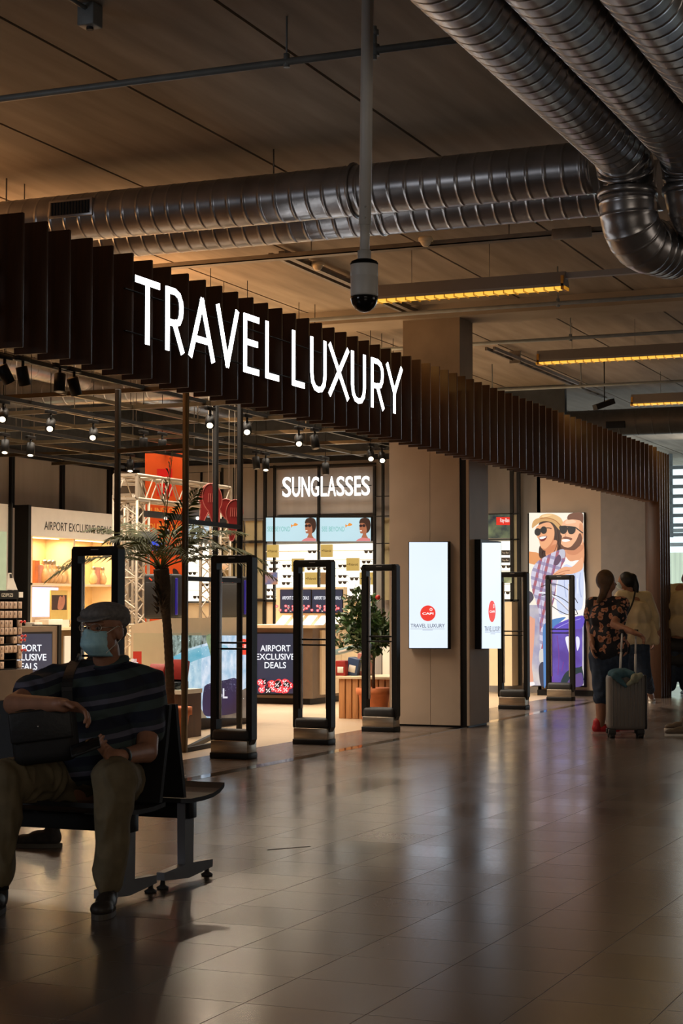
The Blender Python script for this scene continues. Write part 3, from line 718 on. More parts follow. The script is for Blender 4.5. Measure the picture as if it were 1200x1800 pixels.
# display cabinet "AIRPORT EXCLUSIVE DEALS"
xa, xb = X_(52), X_(215)
ztop = 2.62; zs1 = zY(100, 945); zs0 = zY(60, 1103)
t = thing('display_wall_unit', 'cream wall display lettered AIRPORT EXCLUSIVE DEALS with lit niches', 'display unit', ((xa + xb) / 2, YW, 0))
box('header', M_white, xa, xb, YW, YW + .5, zs1, ztop, t)
M_blktxt = mat('black_lettering', (.02, .02, .02, 1), .5, noise_amt=.1)
mb = MB(); p0, p1 = X_(77), X_(195)
z0, z1 = zY(77, 931), zY(77, 916)
add_text(mb, 'AIRPORT EXCLUSIVE DEALS', lambda u, v: Vector((p0 + u * (p1 - p0), YW - .004, z0 + v * (z1 - z0)))); mb.build('lettering', M_blktxt, t, recalc=False)
box('side_panel', M_cream, xa, xa + .07, YW, YW + .5, zs0, zs1, t); box('side_panel', M_cream, xb - .06, xb, YW, YW + .5, zs0, zs1, t)
zmid = zY(120, 1026)
M_nicheback = mat('niche_back_panel', (0.75, 0.56, 0.3, 1), .6, noise_amt=.1)
box('back_panel', M_nicheback, xa, xb, YW + .48, YW + .5, zs0, zs1, t)
box('shelf', M_cream, xa, xb, YW, YW + .48, zmid - .03, zmid, t); box('shelf', M_cream, xa, xb, YW - .25, YW + .48, zs0 - .04, zs0, t)
xm = X_(131); box('divider', M_cream, xm, xm + .05, YW + .02, YW + .48, zmid, zs1, t)
x1, x2 = X_(58), X_(145)
box('screen', lit(225, 222, 255, 1.3, name='screen_white', noise_amt=.12, scale=1.5), x1, x2, YW + .4, YW + .43, zs0 + .14, zmid - .05, t)
box('side_picture', lit(120, 140, 150, .8, name='picture_green', col2=C(220, 210, 90), scale=6), xm + .06, xm + .35, YW + .3, YW + .32, zmid + .02, zs1 - .1, t)
for x0, x1 in ((xa + .1, xm), (xm + .1, xb - .1)):
    mb = MB(); mb.box(x0 + .1, x1 - .1, YW + .2, YW + .24, zs1 - .012, zs1 - .002); mb.build('led_strip', lit(255, 225, 160, 5, name='led_strip'), t)
    light('niche_light', 'AREA', ((x0 + x1) / 2, YW + .22, zs1 - .02), 16, (1, .74, .4), x1 - x0 - .3, .1, ((x0 + x1) / 2, YW + .22, 0))
light('niche_light', 'AREA', ((xa + xb) / 2, YW + .1, zmid - .05), 12, (1, .74, .4), xb - xa - .5, .1, ((xa + xb) / 2, YW + .1, 0))
# goods on its shelves
def vase(p, s, m, label, cat, name):
    t = thing(name, label, cat, p)
    MB().lathe([(.03 * s, 0), (.05 * s, .03 * s), (.055 * s, .08 * s), (.03 * s, .13 * s), (.02 * s, .15 * s), (.024 * s, .18 * s)], p, 14).build('body', m, t)
    MB().lathe([(.026 * s, .18 * s), (.026 * s, .21 * s), (.015 * s, .22 * s)], p, 12).build('cap', M_steel, t)
M_gl = mat('amber_glassware', (0.8, 0.5, 0.25, 1), .1, noise_amt=.3); M_pk = mat('rose_box', (0.7, 0.3, 0.2, 1), .5, noise_amt=.2); M_wh = mat('white_card', (0.8, 0.75, 0.65, 1), .5, noise_amt=.06)
goods = [(64, 'orange'), (70, 'rose'), (78, 'amber'), (86, 'amber'), (93, 'amber'), (101, 'amber'), (109, 'amber'), (164, 'amber'), (171, 'rose'), (180, 'amber')]
for i, (px, kk) in enumerate(goods):
    p = PY(px, 1024, YW + .15); p.z = zmid
    if kk == 'amber':
        vase(p, 1.5 if px < 100 else 1.2, M_gl, 'small amber glass flask in the row on the upper lit shelf', 'flask', 'glass_flask')
        bpy.data.objects[-1] if False else None
    else:
        rbox('gift_box', M_pk if kk == 'rose' else M_terra, p.x - .05, p.x + .09, p.y, p.y + .08, p.z, p.z + (.32 if kk == 'orange' else .26),
             label={64: 'orange upright gift box at the left end of the upper lit shelf', 70: 'rose gift box beside the orange one on the upper shelf', 171: 'rose gift box on the shelf seen through the nearest gate'}[px], cat='box')
for o in bpy.data.objects:
    if o.name.startswith('glass_flask'): o['group'] = 'amber flasks on the upper lit shelf'
t = thing('price_card', 'tall card with a dark picture of a hand standing before the white screen', 'card', PY(103, 1085, YW + .05))
p0 = PY(89, 1085, YW + .05); p1 = PY(119, 1038, YW + .05)
box('board', mat('gold_card', (.6, .42, .12, 1), .5, noise_amt=.1), p0.x, p1.x, YW + .05, YW + .07, zs0 + .1, p1.z, t)
A_ = Art(lambda x, y: PY(x, y, YW + .049), (0, -1, 0))
A_.rect(mat('photo_dark', (.05, .02, .015, 1), .5, noise_amt=.3), 91, 1046, 117, 1072).poly(mat('photo_skin', (.5, .2, .12, 1), .5, noise_amt=.3), [(101, 1070), (103, 1052), (106, 1048), (109, 1050), (112, 1046), (114, 1056), (110, 1070)])
A_.build('picture', t)
box('stand', M_wh, p0.x, p1.x, YW + .02, YW + .3, zs0, zs0 + .1, t)
for a, b_, h, l in ((56, 70, .07, 'low cream carton at the left end of the lower gift shelf'), (81, 106, .11, 'cream carton in front of the picture card on the gift shelf')):
    rbox('carton', M_wh, X_(a, YW - .1), X_(b_, YW - .1), YW - .15, YW, zs0, zs0 + h, label=l, cat='box')
for i, px in enumerate((126, 133, 140)):
    p = PY(px, 1080, YW - .1); p.z = zs0 + .07
    mb = MB(); mb.tube([(p.x + .05 * math.cos(a), p.y, p.z + .05 * math.sin(a)) for a in [2 * math.pi * k / 16 for k in range(17)]], .008, 6)
    mb.box(p.x - .03, p.x + .03, p.y - .02, p.y + .02, zs0, p.z - .05)
    mb.build('ring_display', M_steel, label='small round metal watch ring on its stand beside the picture card', cat='display stand', group='round metal rings on the lower shelf')
# counter below
t = thing('low_cabinet', 'cream low cabinet under the lit gift display', 'cabinet', (X_(150), YW, 0))
box('body', M_cream, X_(110), X_(225), YW - .3, YW + .5, 0, zs0 - .05, t)
box('door', M_white, X_(114, YW - .32), X_(143, YW - .32), YW - .325, YW - .305, .1, zs0 - .12, t)
# left advertising screen on its housing
def ad_screen(mapf, nrm, x0, y0, x1, y1, lines, parent, tx0, tx1, ty, th, dots, dy0, r):
    a = Art(mapf, nrm); a.rect(lit(48, 54, 74, 1.0), x0, y0, x1, y1)
    for k, s_ in enumerate(lines):
        w = (tx1 - tx0) * (len(s_) / max(len(q) for q in lines)); c = (tx0 + tx1) / 2
        a.text(lit(235, 238, 245, 1.2), s_, c - w / 2, ty + k * th * 1.35, c + w / 2, ty + k * th * 1.35 + th, 0.012)
    random.seed(3)
    for i in range(dots):
        cx = random.uniform(x0 + r, x1 - r); cy = random.uniform(dy0 + r, y1 - r)
        a.disc(lit(*random.choice([(235, 60, 62), (235, 60, 62), (20, 14, 20), (240, 70, 80)]), 1.1), cx, cy, r, n=12)
        a.line(lit(245, 225, 225, 1.1), [(cx - r * .5, cy + r * .6), (cx + r * .5, cy - r * .6)], r * .25, False)
        a.disc(lit(245, 225, 225, 1.1), cx - r * .4, cy - r * .3, r * .25, n=8); a.disc(lit(245, 225, 225, 1.1), cx + r * .4, cy + r * .3, r * .25, n=8)
    return a.build('screen', parent)
Yk = 12.2
t = thing('advertising_screen', 'dark blue lit screen reading AIRPORT EXCLUSIVE DEALS left of the seated man', 'screen', PY(60, 1190, Yk))
box('housing', mat('brown_housing', (.16, .11, .07, 1), .5, noise_amt=.1), X_(20, Yk + .02), X_(106, Yk + .02), Yk + .02, Yk + .4, 0, zY(60, 1101, Yk), t)
box('side_post', M_black, X_(104, Yk), X_(109, Yk), Yk, Yk + .4, 0, zY(60, 1099, Yk), t)
box('bezel', M_black, X_(18, Yk), X_(94, Yk), Yk + .005, Yk + .02, 0.12, zY(60, 1111, Yk), t)
ad_screen(lambda x, y: PY(x, y, Yk), (0, -1, 0), 22, 1114, 91, 1225, ['AIRPORT', 'EXCLUSIVE', 'DEALS'], t, 8, 81, 1133, 12, 12, 1194, 6)
# far-left white display
t = thing('display_wall_unit', 'pale display unit with green tinted panels cut by the left edge', 'display unit', (X_(0), YW, 0))
box('body', M_white, X_(-60), X_(13), YW, YW + .5, 0, 2.62, t)
box('panel', lit(200, 205, 160, .8, name='green_panel', noise_amt=.1), X_(-55), X_(9), YW - .02, YW, 1.3, 2.25, t)
box('divider', M_black, X_(14), X_(16), YW - .05, YW, 0, 2.64, t)
struct('wall_pilaster', M_greywall, X_(17), X_(47), YW + .2, 13.88, 0, 2.6)
struct('trim_4', M_black, X_(47), X_(52), YW - .02, YW + .3, 0, 2.64)
# ============================================================ GLASSES STAND at the left edge
Yi = 9.6
pm = lambda x, y: PY(x, y, Yi)
xl, xr = pm(-60, 1100).x, pm(38, 1100).x; zb = pm(20, 1177).z; zt_ = pm(20, 1038).z
t = thing('display_cabinet', 'dark brown low cabinet carrying the revolving eyewear stand', 'cabinet', (xl, Yi, 0))
box('body', mat('dark_brown_cabinet', (.04, .025, .018, 1), .5, noise_amt=.2), xl - .1, pm(50, 1180).x, Yi - .05, Yi + .6, 0, zb, t)
t = thing('eyewear_stand', 'black eyewear stand with cream header lettering, full of small pale boxes', 'display stand', (xl, Yi, zb))
box('core', M_black, xl, xr, Yi + .12, Yi + .4, zb, zt_, t)
for py in (1070, 1086.5, 1103, 1116, 1132, 1148, 1160, 1176):
    box('shelf', M_black, xl, xr, Yi, Yi + .12, pm(0, py).z - .006, pm(0, py).z, t)
x = pm(29, 1100).x; box('divider', M_black, x, x + .012, Yi, Yi + .12, zb, zt_, t)
box('header', M_black, xl, pm(31, 1050).x, Yi - .01, Yi + .12, pm(0, 1053).z, zt_, t)
mb = MB(); p0 = pm(1, 1049); p1 = pm(21, 1043)
add_text(mb, 'IZIPIZI', lambda u, v: Vector((p0.x + u * (p1.x - p0.x), Yi - .012, p0.z + v * (p1.z - p0.z))), .015); mb.build('lettering', lit(230, 200, 160, .55, name='cream_letter'), t, recalc=False)
box('header_tag', M_wh, pm(32, 1045).x, pm(39, 1045).x, Yi - .01, Yi, pm(0, 1050).z, pm(0, 1040).z, t)
M_case = mat('pale_case', (.52, .38, .28, 1), .5, noise_amt=.1)
cols = [(-9, -2), (-1, 6), (7, 13.5), (14.5, 21), (22, 28.5)]
first = None
for ri, py in enumerate((1070, 1086.5, 1103, 1116, 1132, 1148, 1160, 1176)):
    for ci, (a, b_) in enumerate(cols + [(31, 38)]):
        if (ri, ci) in ((2, 4), (4, 2), (4, 3), (6, 2), (6, 3), (6, 4), (7, 2), (7, 3), (7, 4)): continue
        x0, x1 = pm(a, py).x + .004, pm(b_, py).x - .004; z = pm(0, py).z
        if first is None:
            first = MB().bbox(x0, x1, Yi - .01, Yi + .08, z + .001, z + pm(0, py - 12.5).z - z, .003)
            first.mi = 1; first.box(x0 + .014, x0 + .022, Yi - .012, Yi - .009, z + .03, z + .055)
            first = first.build('eyewear_box', [M_case, M_black], None, origin=(x0, Yi, z))
            first['category'] = 'box'; first['group'] = 'small eyewear boxes on the stand'
            o = first
        else:
            o = first.copy(); COL.objects.link(o); o.location = (x0, Yi, z)
        o['label'] = 'small pale eyewear box in the rows of the black stand'
for i, py in enumerate((1093, 1118, 1125, 1143)):
    p = pm(36 + (i % 2), py); p.y = Yi - .03
    mb = MB(); mb.ell(p + Vector((-.03, 0, 0)), (.022, .008, .015), seg=10); mb.ell(p + Vector((.03, 0, 0)), (.022, .008, .015), seg=10); mb.box(p.x - .01, p.x + .01, p.y - .004, p.y + .004, p.z, p.z + .006)
    mb.build('sunglasses', mat('red_frames', (.45, .02, .02, 1), .3, noise_amt=.1), label='tiny red glasses hung on the side of the eyewear stand', cat='glasses', group='red glasses on the eyewear stand')
t = thing('counter_card', 'white folded card with a small dark picture on top of the eyewear stand', 'card', pm(22, 1037))
MB().prism([pm(12, 1037), pm(15, 1007), pm(20, 1007), pm(31, 1037)], (0, .01, 0)).build('card', M_wh, t)
MB().flat([pm(16, 1009) - Vector((0, .003, 0)), pm(20, 1009) - Vector((0, .003, 0)), pm(22, 1016) - Vector((0, .003, 0)), pm(17, 1016) - Vector((0, .003, 0))]).build('picture', M_blackmt, t)
# ============================================================ SPEAKER STAND WITH BIG SCREEN
Yc = 8.36
pc = lambda x, y, Y=Yc: PY(x, y, Y)
X0, X1 = pc(293, 1150).x, pc(446, 1150).x; XL = pc(238, 1150).x
t = thing('display_counter', 'cream promotion counter carrying the two black party speakers', 'counter', ((X0 + X1) / 2, Yc, 0))
MB().prism([(X0, Yc, .12), (X0, Yc, 1.14), (X0, Yc + .4, 1.075), (X0, Yc + .4, .12)], (X1 - X0, 0, 0)).build('body', M_cream, t)
box('plinth', M_black, X0 + .02, X1 - .02, Yc + .03, Yc + .37, 0, .12, t)
SHOW = t = thing('glass_showcase', 'low glass showcase on a brown base, behind the seated man, holding red and dark cartons', 'showcase', (X0, Yc, 0))
XL = X0 - .42; gy0_, gy1_ = PX(319, 1200, XL).y, PX(234, 1200, XL).y
box('base', M_wood, XL, X0 - .01, gy0_, gy1_, 0, .42, t)
box('shelf_edge', M_white, XL - .01, X0 - .01, gy0_ - .01, gy1_ + .01, .42, .46, t)
box('case_glass', M_glass, XL, XL + .006, gy0_, gy1_, .46, 1.0, t); box('case_glass', M_glass, XL, X0 - .01, gy0_, gy0_ + .006, .46, 1.0, t)
# big picture screen: blue speaker in splashing water
A_ = Art(lambda x, y: PY(x, y, Yc - .03), (0, -1, 0))
water = lit(95, 170, 198, 1.0, name='water_picture', col2=C(180, 212, 228), scale=1.6, stretch=(1, 1, 2.5))
spray = lit(158, 192, 218, 1.0, name='spray_picture', col2=C(218, 228, 242), scale=9)
A_.rect(spray, 297, 1117, 440, 1262)
A_.poly(lit(50, 62, 50, .9, name='tree_picture', col2=C(190, 200, 195), scale=14), [(297, 1117), (385, 1117), (372, 1128), (350, 1134), (325, 1142), (303, 1156), (297, 1158)], False)
A_.poly(water, [(297, 1160), (325, 1146), (355, 1137), (385, 1132), (400, 1140), (370, 1152), (345, 1160), (320, 1172), (300, 1190), (297, 1190)])
A_.poly(lit(95, 105, 70, .9, name='tree2_picture', col2=C(150, 170, 130), scale=9), [(362, 1117), (385, 1117), (382, 1150), (374, 1165), (366, 1140)])
A_.poly(lit(128, 118, 105, .9, name='stone_picture', col2=C(90, 80, 72), scale=6), [(440, 1205), (420, 1215), (412, 1240), (380, 1262), (440, 1262)], False)
A_.poly(lit(150, 135, 110, .9, name='ledge_picture', noise_amt=.3), [(325, 1262), (352, 1246), (362, 1262)], False)
A_.poly(lit(28, 30, 78, .95, name='blue_speaker_picture', col2=C(20, 20, 55), scale=3), [(356, 1215), (362, 1203), (395, 1195), (412, 1192), (416, 1205), (416, 1245), (410, 1254), (375, 1259), (358, 1257), (354, 1240)])
A_.text(lit(225, 225, 235, 1), 'JBL', 372, 1210, 398, 1233, .02)
A_.rect(lit(235, 60, 30, 1.1), 424, 1123, 440, 1151); A_.text(lit(255, 240, 235, 1), 'JBL', 426, 1133, 439, 1141, .02)
for i in range(160):
    x = random.uniform(298, 438); y = random.choice([random.uniform(1118, 1150), random.uniform(1165, 1255)])
    if 354 < x < 418 and y > 1190: continue
    A_.mb.mi = 0
    A_.disc(lit(235, 248, 252, 1), x, y, random.uniform(.3, .8), n=5); A_.k -= 1
A_.k = 0
for i in range(90):
    x = random.uniform(355, 414); y = random.uniform(1192, 1215); A_.disc(lit(190, 205, 235, 1), x, y, .4, n=5); A_.k = 12
t2 = thing('picture_screen', 'large lit screen showing a blue portable speaker in splashing water', 'screen', ((X0 + X1) / 2, Yc - .03, .13))
A_.build('picture', t2)
a, b_ = PY(296, 1262, Yc - .03), PY(441, 1116, Yc - .03)
box('bezel', M_black, a.x, b_.x, Yc - .027, Yc - .002, a.z, b_.z, t2)
# party speakers
def party(px, label):
    p = PY(px, 1090, Yc + .05); p.z = 1.13
    t = thing('party_speaker', label, 'speaker', p)
    MB().bbox(p.x, p.x + .26, p.y, p.y + .32, p.z, p.z + .45, .03, seg=3).build('cabinet', M_blackmt, t)
    mb = MB()
    mb.bbox(p.x - .006, p.x + .004, p.y + .03, p.y + .29, p.z + .03, p.z + .37, .004)
    mb.build('grille', M_blackmt, t)
    MB().bbox(p.x + .08, p.x + .125, p.y - .008, p.y + .01, p.z + .04, p.z + .41, .006).build('light_edge', lit(70, 45, 190, .3, name='purple_glow'), t)
    mb = MB()
    for dy, s in ((.25, 1), (.07, -1)): mb.bar((p.x - .003, p.y + dy, p.z + .41), (p.x - .003, p.y + dy - .03 * s, p.z + .385), .006, .012)
    mb.build('accent_mark', lit(255, 80, 40, 1.1), t)
party(301, 'black party speaker on the counter behind the palm trunk'); party(423, 'black party speaker on the counter left of the sunglasses shelves')
# goods in the low glass case and red sign
A_ = Art(lambda x, y: PX(x, y, XL + .2), (-1, 0, 0))
A_.rect(lit(225, 60, 40, .8), 234, 1145, 249, 1176); A_.text(lit(250, 235, 230, .9), 'JBL', 229, 1158, 243, 1168, .02)
A_.rect(lit(120, 30, 20, .5), 240, 1176, 244, 1218)
A_.build('brand_sign', SHOW)
M_red = mat('red_carton', (.32, .015, .01, 1), .45, noise_amt=.15); M_blk2 = mat('dark_carton', (.03, .03, .04, 1), .45, noise_amt=.2)
for i, (px, py, w, h, m, rz, l) in enumerate([(262, 1204, .2, .14, M_blk2, .1, 'dark open carton behind the man\'s shoulder in the low case'), (279, 1190, .15, .1, M_red, .5, 'tilted red carton on top of the dark one in the low case'),
        (285, 1204, .24, .1, M_red, -.1, 'flat red carton at the bottom of the low case'), (308, 1202, .26, .07, M_blk2, .05, 'flat dark carton beside the palm trunk in the low case'), (313, 1180, .09, .2, M_red, .25, 'leaning red package by the palm trunk in the low case')]):
    p = PX(px, py, XL + .1 + .03 * i); z = .461 + (.12 if i == 1 else .08 if i == 4 else 0)
    MB().bbox(-w / 2, w / 2, -.08, .08, 0, h, .004, Matrix.Translation((p.x, p.y, z)) @ Matrix.Rotation(rz, 4, 'Y' if i in (1, 4) else 'Z')).build('product_box', m, label=l, cat='box')
# ============================================================ TRUSS ARCH, BANNER, PADDLES
def truss(t, a, b_, s, name, n, up=Vector((0, 0, 1))):
    a = Vector(a); b_ = Vector(b_); d = (b_ - a).normalized(); u = up if abs(d.dot(up)) < .9 else Vector((1, 0, 0))
    sx = d.cross(u).normalized() * s / 2; sy = sx.cross(d).normalized() * s / 2
    cor = [sx + sy, sx - sy, -sx - sy, -sx + sy]; mb = MB()
    for c in cor: mb.tube([a + c, b_ + c], .018, 8)
    for i in range(n):
        p, q = a.lerp(b_, i / n), a.lerp(b_, (i + 1) / n)
        for k in range(4):
            c0, c1 = cor[k], cor[(k + 1) % 4]
            if i % 2: c0, c1 = c1, c0
            mb.tube([p + c0, q + c1], .008, 6, smooth=False)
        if i % 3 == 0:
            for k in range(4): mb.tube([p + cor[k], p + cor[(k + 1) % 4]], .01, 6)
    for e in (a, b_):
        for k in range(4): mb.bar(e + cor[k], e + cor[(k + 1) % 4], .03)
    mb.build(name, M_trussm, t)
YT = 10.0
pt = lambda x, y, Y=YT: PY(x, y, Y)
t = thing('truss_arch', 'pale metal lattice arch around the orange speaker banner', 'truss', pt(300, 1150))
xA, xB = pt(232, 1000).x, pt(378, 1000).x; zT = pt(240, 858).z
truss(t, (xA, YT, 0), (xA, YT, zT - .15), .27, 'tower', 14); truss(t, (xB, YT, 0), (xB, YT, zT - .15), .27, 'tower', 14)
truss(t, (xA - .14, YT, zT), (xB + .14, YT, zT), .27, 'beam', 12)
xC = pt(212, 1000, YT + .8).x
truss(t, (xC + .1, YT + .75, 0), (xC + .1, YT + .75, zT), .27, 'tower', 14); truss(t, (xA - .14 - .0, YT, zT), (xC + .1, YT + .75, zT), .27, 'beam', 5)
t = thing('equipment_bar', 'black bar with two small lamps and headphones under the lattice arch', 'bar', pt(300, 915))
a, b_ = pt(256, 903, YT - .3), pt(395, 918, YT - .3)
MB().bar(a, b_, .05, .07).build('bar', M_blackmt, t)
for px in (291, 347): p = pt(px, 911, YT - .34); MB().ell(p, .02, seg=10).build('lamp', lit(255, 245, 225, 2.5), t)
for px in (300, 345):
    p = pt(px, 925, YT - .3); mb = MB(); mb.tube([p + Vector((.09 * math.cos(a), 0, .13 * math.sin(a) - .05)) for a in [math.pi * k / 10 for k in range(11)]], .012, 6)
    mb.ell(p + Vector((-.09, 0, -.08)), (.03, .04, .05), seg=10); mb.ell(p + Vector((.09, 0, -.08)), (.03, .04, .05), seg=10); mb.build('headphones', M_blackgl, t)
t = thing('tablet_screen', 'small dark dome with blue glowing screens on the lattice tower', 'screen', pt(262, 955, YT - .2))
p = pt(256, 950, YT - .2)
MB().lathe([(.12, -.1), (.16, -.02), (.13, .06), (.06, .1)], p, 20).build('dome', M_black, t)
mb = MB()
for k in range(4): mb.box(p.x - .16 + .085 * k, p.x - .09 + .085 * k, p.y - .165, p.y - .16, p.z - .12, p.z - .02)
mb.build('screen', lit(40, 70, 215, 1.1), t)
# orange banner, faces the entrance
XBn = PD(290, 950, 22.6).x
pb = lambda x, y: PX(x, y, XBn)
A_ = Art(pb, (-1, 0, 0)); M_or = mat('orange_banner', C(235, 88, 18), .6, noise_amt=.06); M_rd = mat('red_print', C(235, 25, 15), .6, noise_amt=.05)
A_.rect(M_or, 255, 797, 324, 1092); A_.rect(M_rd, 276, 824, 303, 872)
A_.text(mat('white_print', C(250, 225, 190), .6, noise_amt=.03), 'JBL', 281, 838, 296, 850, .02)
pw = mat('pale_orange_print', C(255, 175, 80), .6, noise_amt=.05)
A_.text(pw, "SUN'S", 259, 892, 294, 904, .03); A_.text(pw, 'OUT', 296, 892, 320, 904, .03); A_.text(pw, 'SOUND', 256, 920, 296, 932, .03); A_.text(pw, 'ON', 300, 920, 318, 932, .03)
A_.poly(mat('hair_print', (.02, .012, .01, 1), .6, noise_amt=.1), [(304, 1003), (309, 1000), (315, 1008), (319, 1030), (318, 1060), (322, 1090), (312, 1092), (306, 1060), (309, 1030)])
A_.poly(mat('face_print', C(205, 85, 35), .6, noise_amt=.1), [(304, 1012), (309, 1016), (310, 1030), (306, 1036), (303, 1028)])
A_.rect(mat('red_tag', C(225, 45, 45), .6, noise_amt=.05), 302, 1032, 316, 1040); A_.rect(mat('tan_card', C(190, 130, 60), .6, noise_amt=.1), 302, 1042, 316, 1075)
A_.text(mat('red_print', C(235, 25, 15)), '159.-', 303, 1058, 315, 1066, .01)
t = thing('banner', 'tall orange speaker banner with a red logo square behind the lattice arch', 'banner', pb(290, 1092))
A_.build('print', t)
a, b_ = pb(255, 1092), pb(324, 797); box('backing', M_or, XBn + .002, XBn + .05, b_.y, a.y, .3, a.z if False else b_.z, t)
box('foot', M_black, XBn, XBn + .3, b_.y + .1, a.y - .1, 0, .3, t)
# paddles
M_pad = mat('paddle_red', C(125, 12, 10), .5, noise_amt=.1); M_pade = mat('paddle_edge', C(170, 90, 80), .4, noise_amt=.1)
for (px, py, D, s, rz, l) in ((366, 872, 18.2, 1.0, -.25, 'red hanging paddle-shaped sign, leftmost, behind the black post'), (373, 876, 17.9, 1.15, .15, 'red hanging paddle-shaped sign with pale print, in front of the leftmost'), (402, 897, 18.1, .95, .5, 'red hanging paddle-shaped sign seen edge-on between its neighbours'), (412, 901, 17.9, 1.0, -.1, 'red hanging paddle-shaped sign, lowest right of the bunch')):
    c = PD(px, py, D); t = thing('paddle_sign', l, 'sign', c)
    out = []
    for i in range(28):
        a = 2 * math.pi * i / 28; x = .085 * s * math.sin(a); z = .13 * s * math.cos(a)
        if math.cos(a) < -.86: z -= .16 * s; x *= .55
        out.append(c + RGT * (x * math.cos(rz) - z * math.sin(rz)) + Vector((0, 0, 1)) * (z * math.cos(rz) + x * math.sin(rz)))
    MB().prism(out, FH * .02).build('board', M_pad, t)
    mb = MB(); mb.tube([o - FH * .002 for o in out] + [out[0] - FH * .002], .006, 6); mb.build('edge', M_pade, t)
    mb = MB(); mb.tube([c + Vector((0, 0, .12)), Vector((c.x, c.y, ZC))], .0025, 5); mb.build('string', M_wh, t)
    if s >= 1.0:
        mb = MB()
        for k in range(5): mb.bar(c - FH * .006 + RGT * (-.04 + .02 * k) + Vector((0, 0, -.04)), c - FH * .006 + RGT * (-.035 + .02 * k) + Vector((0, 0, .05)), .008, .002)
        mb.build('print', M_pade, t)
# ============================================================ SUNGLASSES WALL  (plane x = 24.6)
XS = 24.6
ps = lambda x, y, X=XS: PX(x, y, X)
def quad_box(name, m, x0, y0, x1, y1, X, d, parent=None, **k):   # box whose camera-facing face fills a pixel rectangle's place on plane X
    a, b_ = PX(x0, y1, X), PX(x1, y0, X)
    return box(name, m, X, X + d, b_.y, a.y, a.z, b_.z, parent, **k)
t = thing('display_wall_unit', 'black framed back wall unit with white lit eyewear shelves', 'display unit', ps(560, 1100))
for px in (465, 481, 559, 657):
    top = 818 if px in (481, 559, 657) else 826
    quad_box('post', M_black, px - 1.8, top, px + 1.8, 1100, XS - .12, .05, t)
for y in (818, 906.5, 953, 1056): quad_box('rail', M_black, 463, y - 1.5, 659, y + 1.5, XS - .12, .05, t)
quad_box('header_panel', M_greywall, 482, 820, 656, 905, XS - .05, .04, t)
W_ = lit(255, 246, 222, 1.9, name='white_lit_shelf')
quad_box('lit_back', W_, 467, 956, 558, 1053, XS - .04, .03, t); quad_box('lit_back', W_, 561, 955, 655, 1052, XS - .04, .03, t)
for y in (968, 984, 999, 1014, 1029, 1042):
    quad_box('shelf', M_white, 466, y, 656, y + .8, XS - .11, .07, t)
quad_box('lower_panel', M_cream, 466, 1058, 656, 1100, XS - .08, .05, t)
for sx in (0, 95.5):
    A_ = Art(lambda x, y: ps(300 + x / 3, 750 + y / 3, XS - .1), (-1, 0, 0)); o = sx * 3
    f = lambda pts: [(x + o, y) for x, y in pts]
    A_.rect(lit(190, 222, 232, 1.05, name='pale_sky_print', noise_amt=.06, scale=1), 500 + o, 480, 768 + o, 605)
    A_.text(lit(120, 190, 185, 1), 'SEE BEYOND', 510 + o, 527, 630 + o, 552)
    A_.poly(lit(235, 150, 60, 1), f([(635, 515), (645, 520), (655, 508), (670, 515), (668, 520), (655, 524), (645, 523), (636, 532)]))
    A_.poly(lit(60, 38, 30, 1), f([(708, 510), (715, 487), (738, 480), (760, 488), (768, 520), (760, 550), (745, 560), (740, 530), (725, 510)]))
    A_.poly(lit(170, 105, 75, 1), f([(710, 515), (722, 508), (740, 515), (748, 545), (745, 570), (755, 592), (720, 592), (727, 565), (715, 562), (710, 545)]))
    A_.disc(lit(45, 30, 32, 1), 716 + o, 523, 8, 7); A_.disc(lit(45, 30, 32, 1), 733 + o, 522, 9, 8)
    A_.disc(lit(250, 240, 230, 1), 717 + o, 549, 6, 3)
    A_.poly(lit(215, 130, 130, 1), f([(690, 604), (705, 592), (725, 585), (765, 590), (768, 604)]), False)
    tt = thing('lightbox', 'lit SEE BEYOND lightbox with a laughing woman, ' + ('left' if sx == 0 else 'right') + ' one of the pair', 'lightbox', ps(512 + sx, 951, XS - .1))
    A_.build('print', tt)
    quad_box('case', M_black, 465.5 + sx, 909, 557 + sx, 952, XS - .098, .06, tt)
# SUNGLASSES letters
t = thing('illuminated_letter_sign', 'white lit sign reading SUNGLASSES on the grey panel', 'sign', ps(573, 872, XS - .14))
word = 'SUNGLASSES'
xs_ = [(496, 511), (513, 527), (529.5, 544), (546, 560), (563.5, 574), (575, 590), (591, 605), (606.5, 620), (622.5, 633.5), (635, 649.5)]
for ch, (a, b_) in zip(word, xs_):
    ya, yb = 838 - (a - 496) * .012, 874 - (a - 496) * .02
    p0, p1 = ps(a, yb, XS - .17), ps(b_, ya, XS - .17)
    vs, fs = text_polys(ch, .012); mb = MB()
    mb.faces([Vector((XS - .17, p0.y + u * (p1.y - p0.y), p0.z + v * (p1.z - p0.z))) for u, v in vs], fs)
    ret = bmesh.ops.extrude_face_region(mb.bm, geom=mb.bm.faces[:]); bmesh.ops.translate(mb.bm, vec=(.012, 0, 0), verts=[g for g in ret['geom'] if isinstance(g, bmesh.types.BMVert)])
    mb.build('letter', lit(255, 253, 248, 1.6), t)
quad_box('mounting_bar', M_black, 494, 854, 652, 857, XS - .125, .02, t)
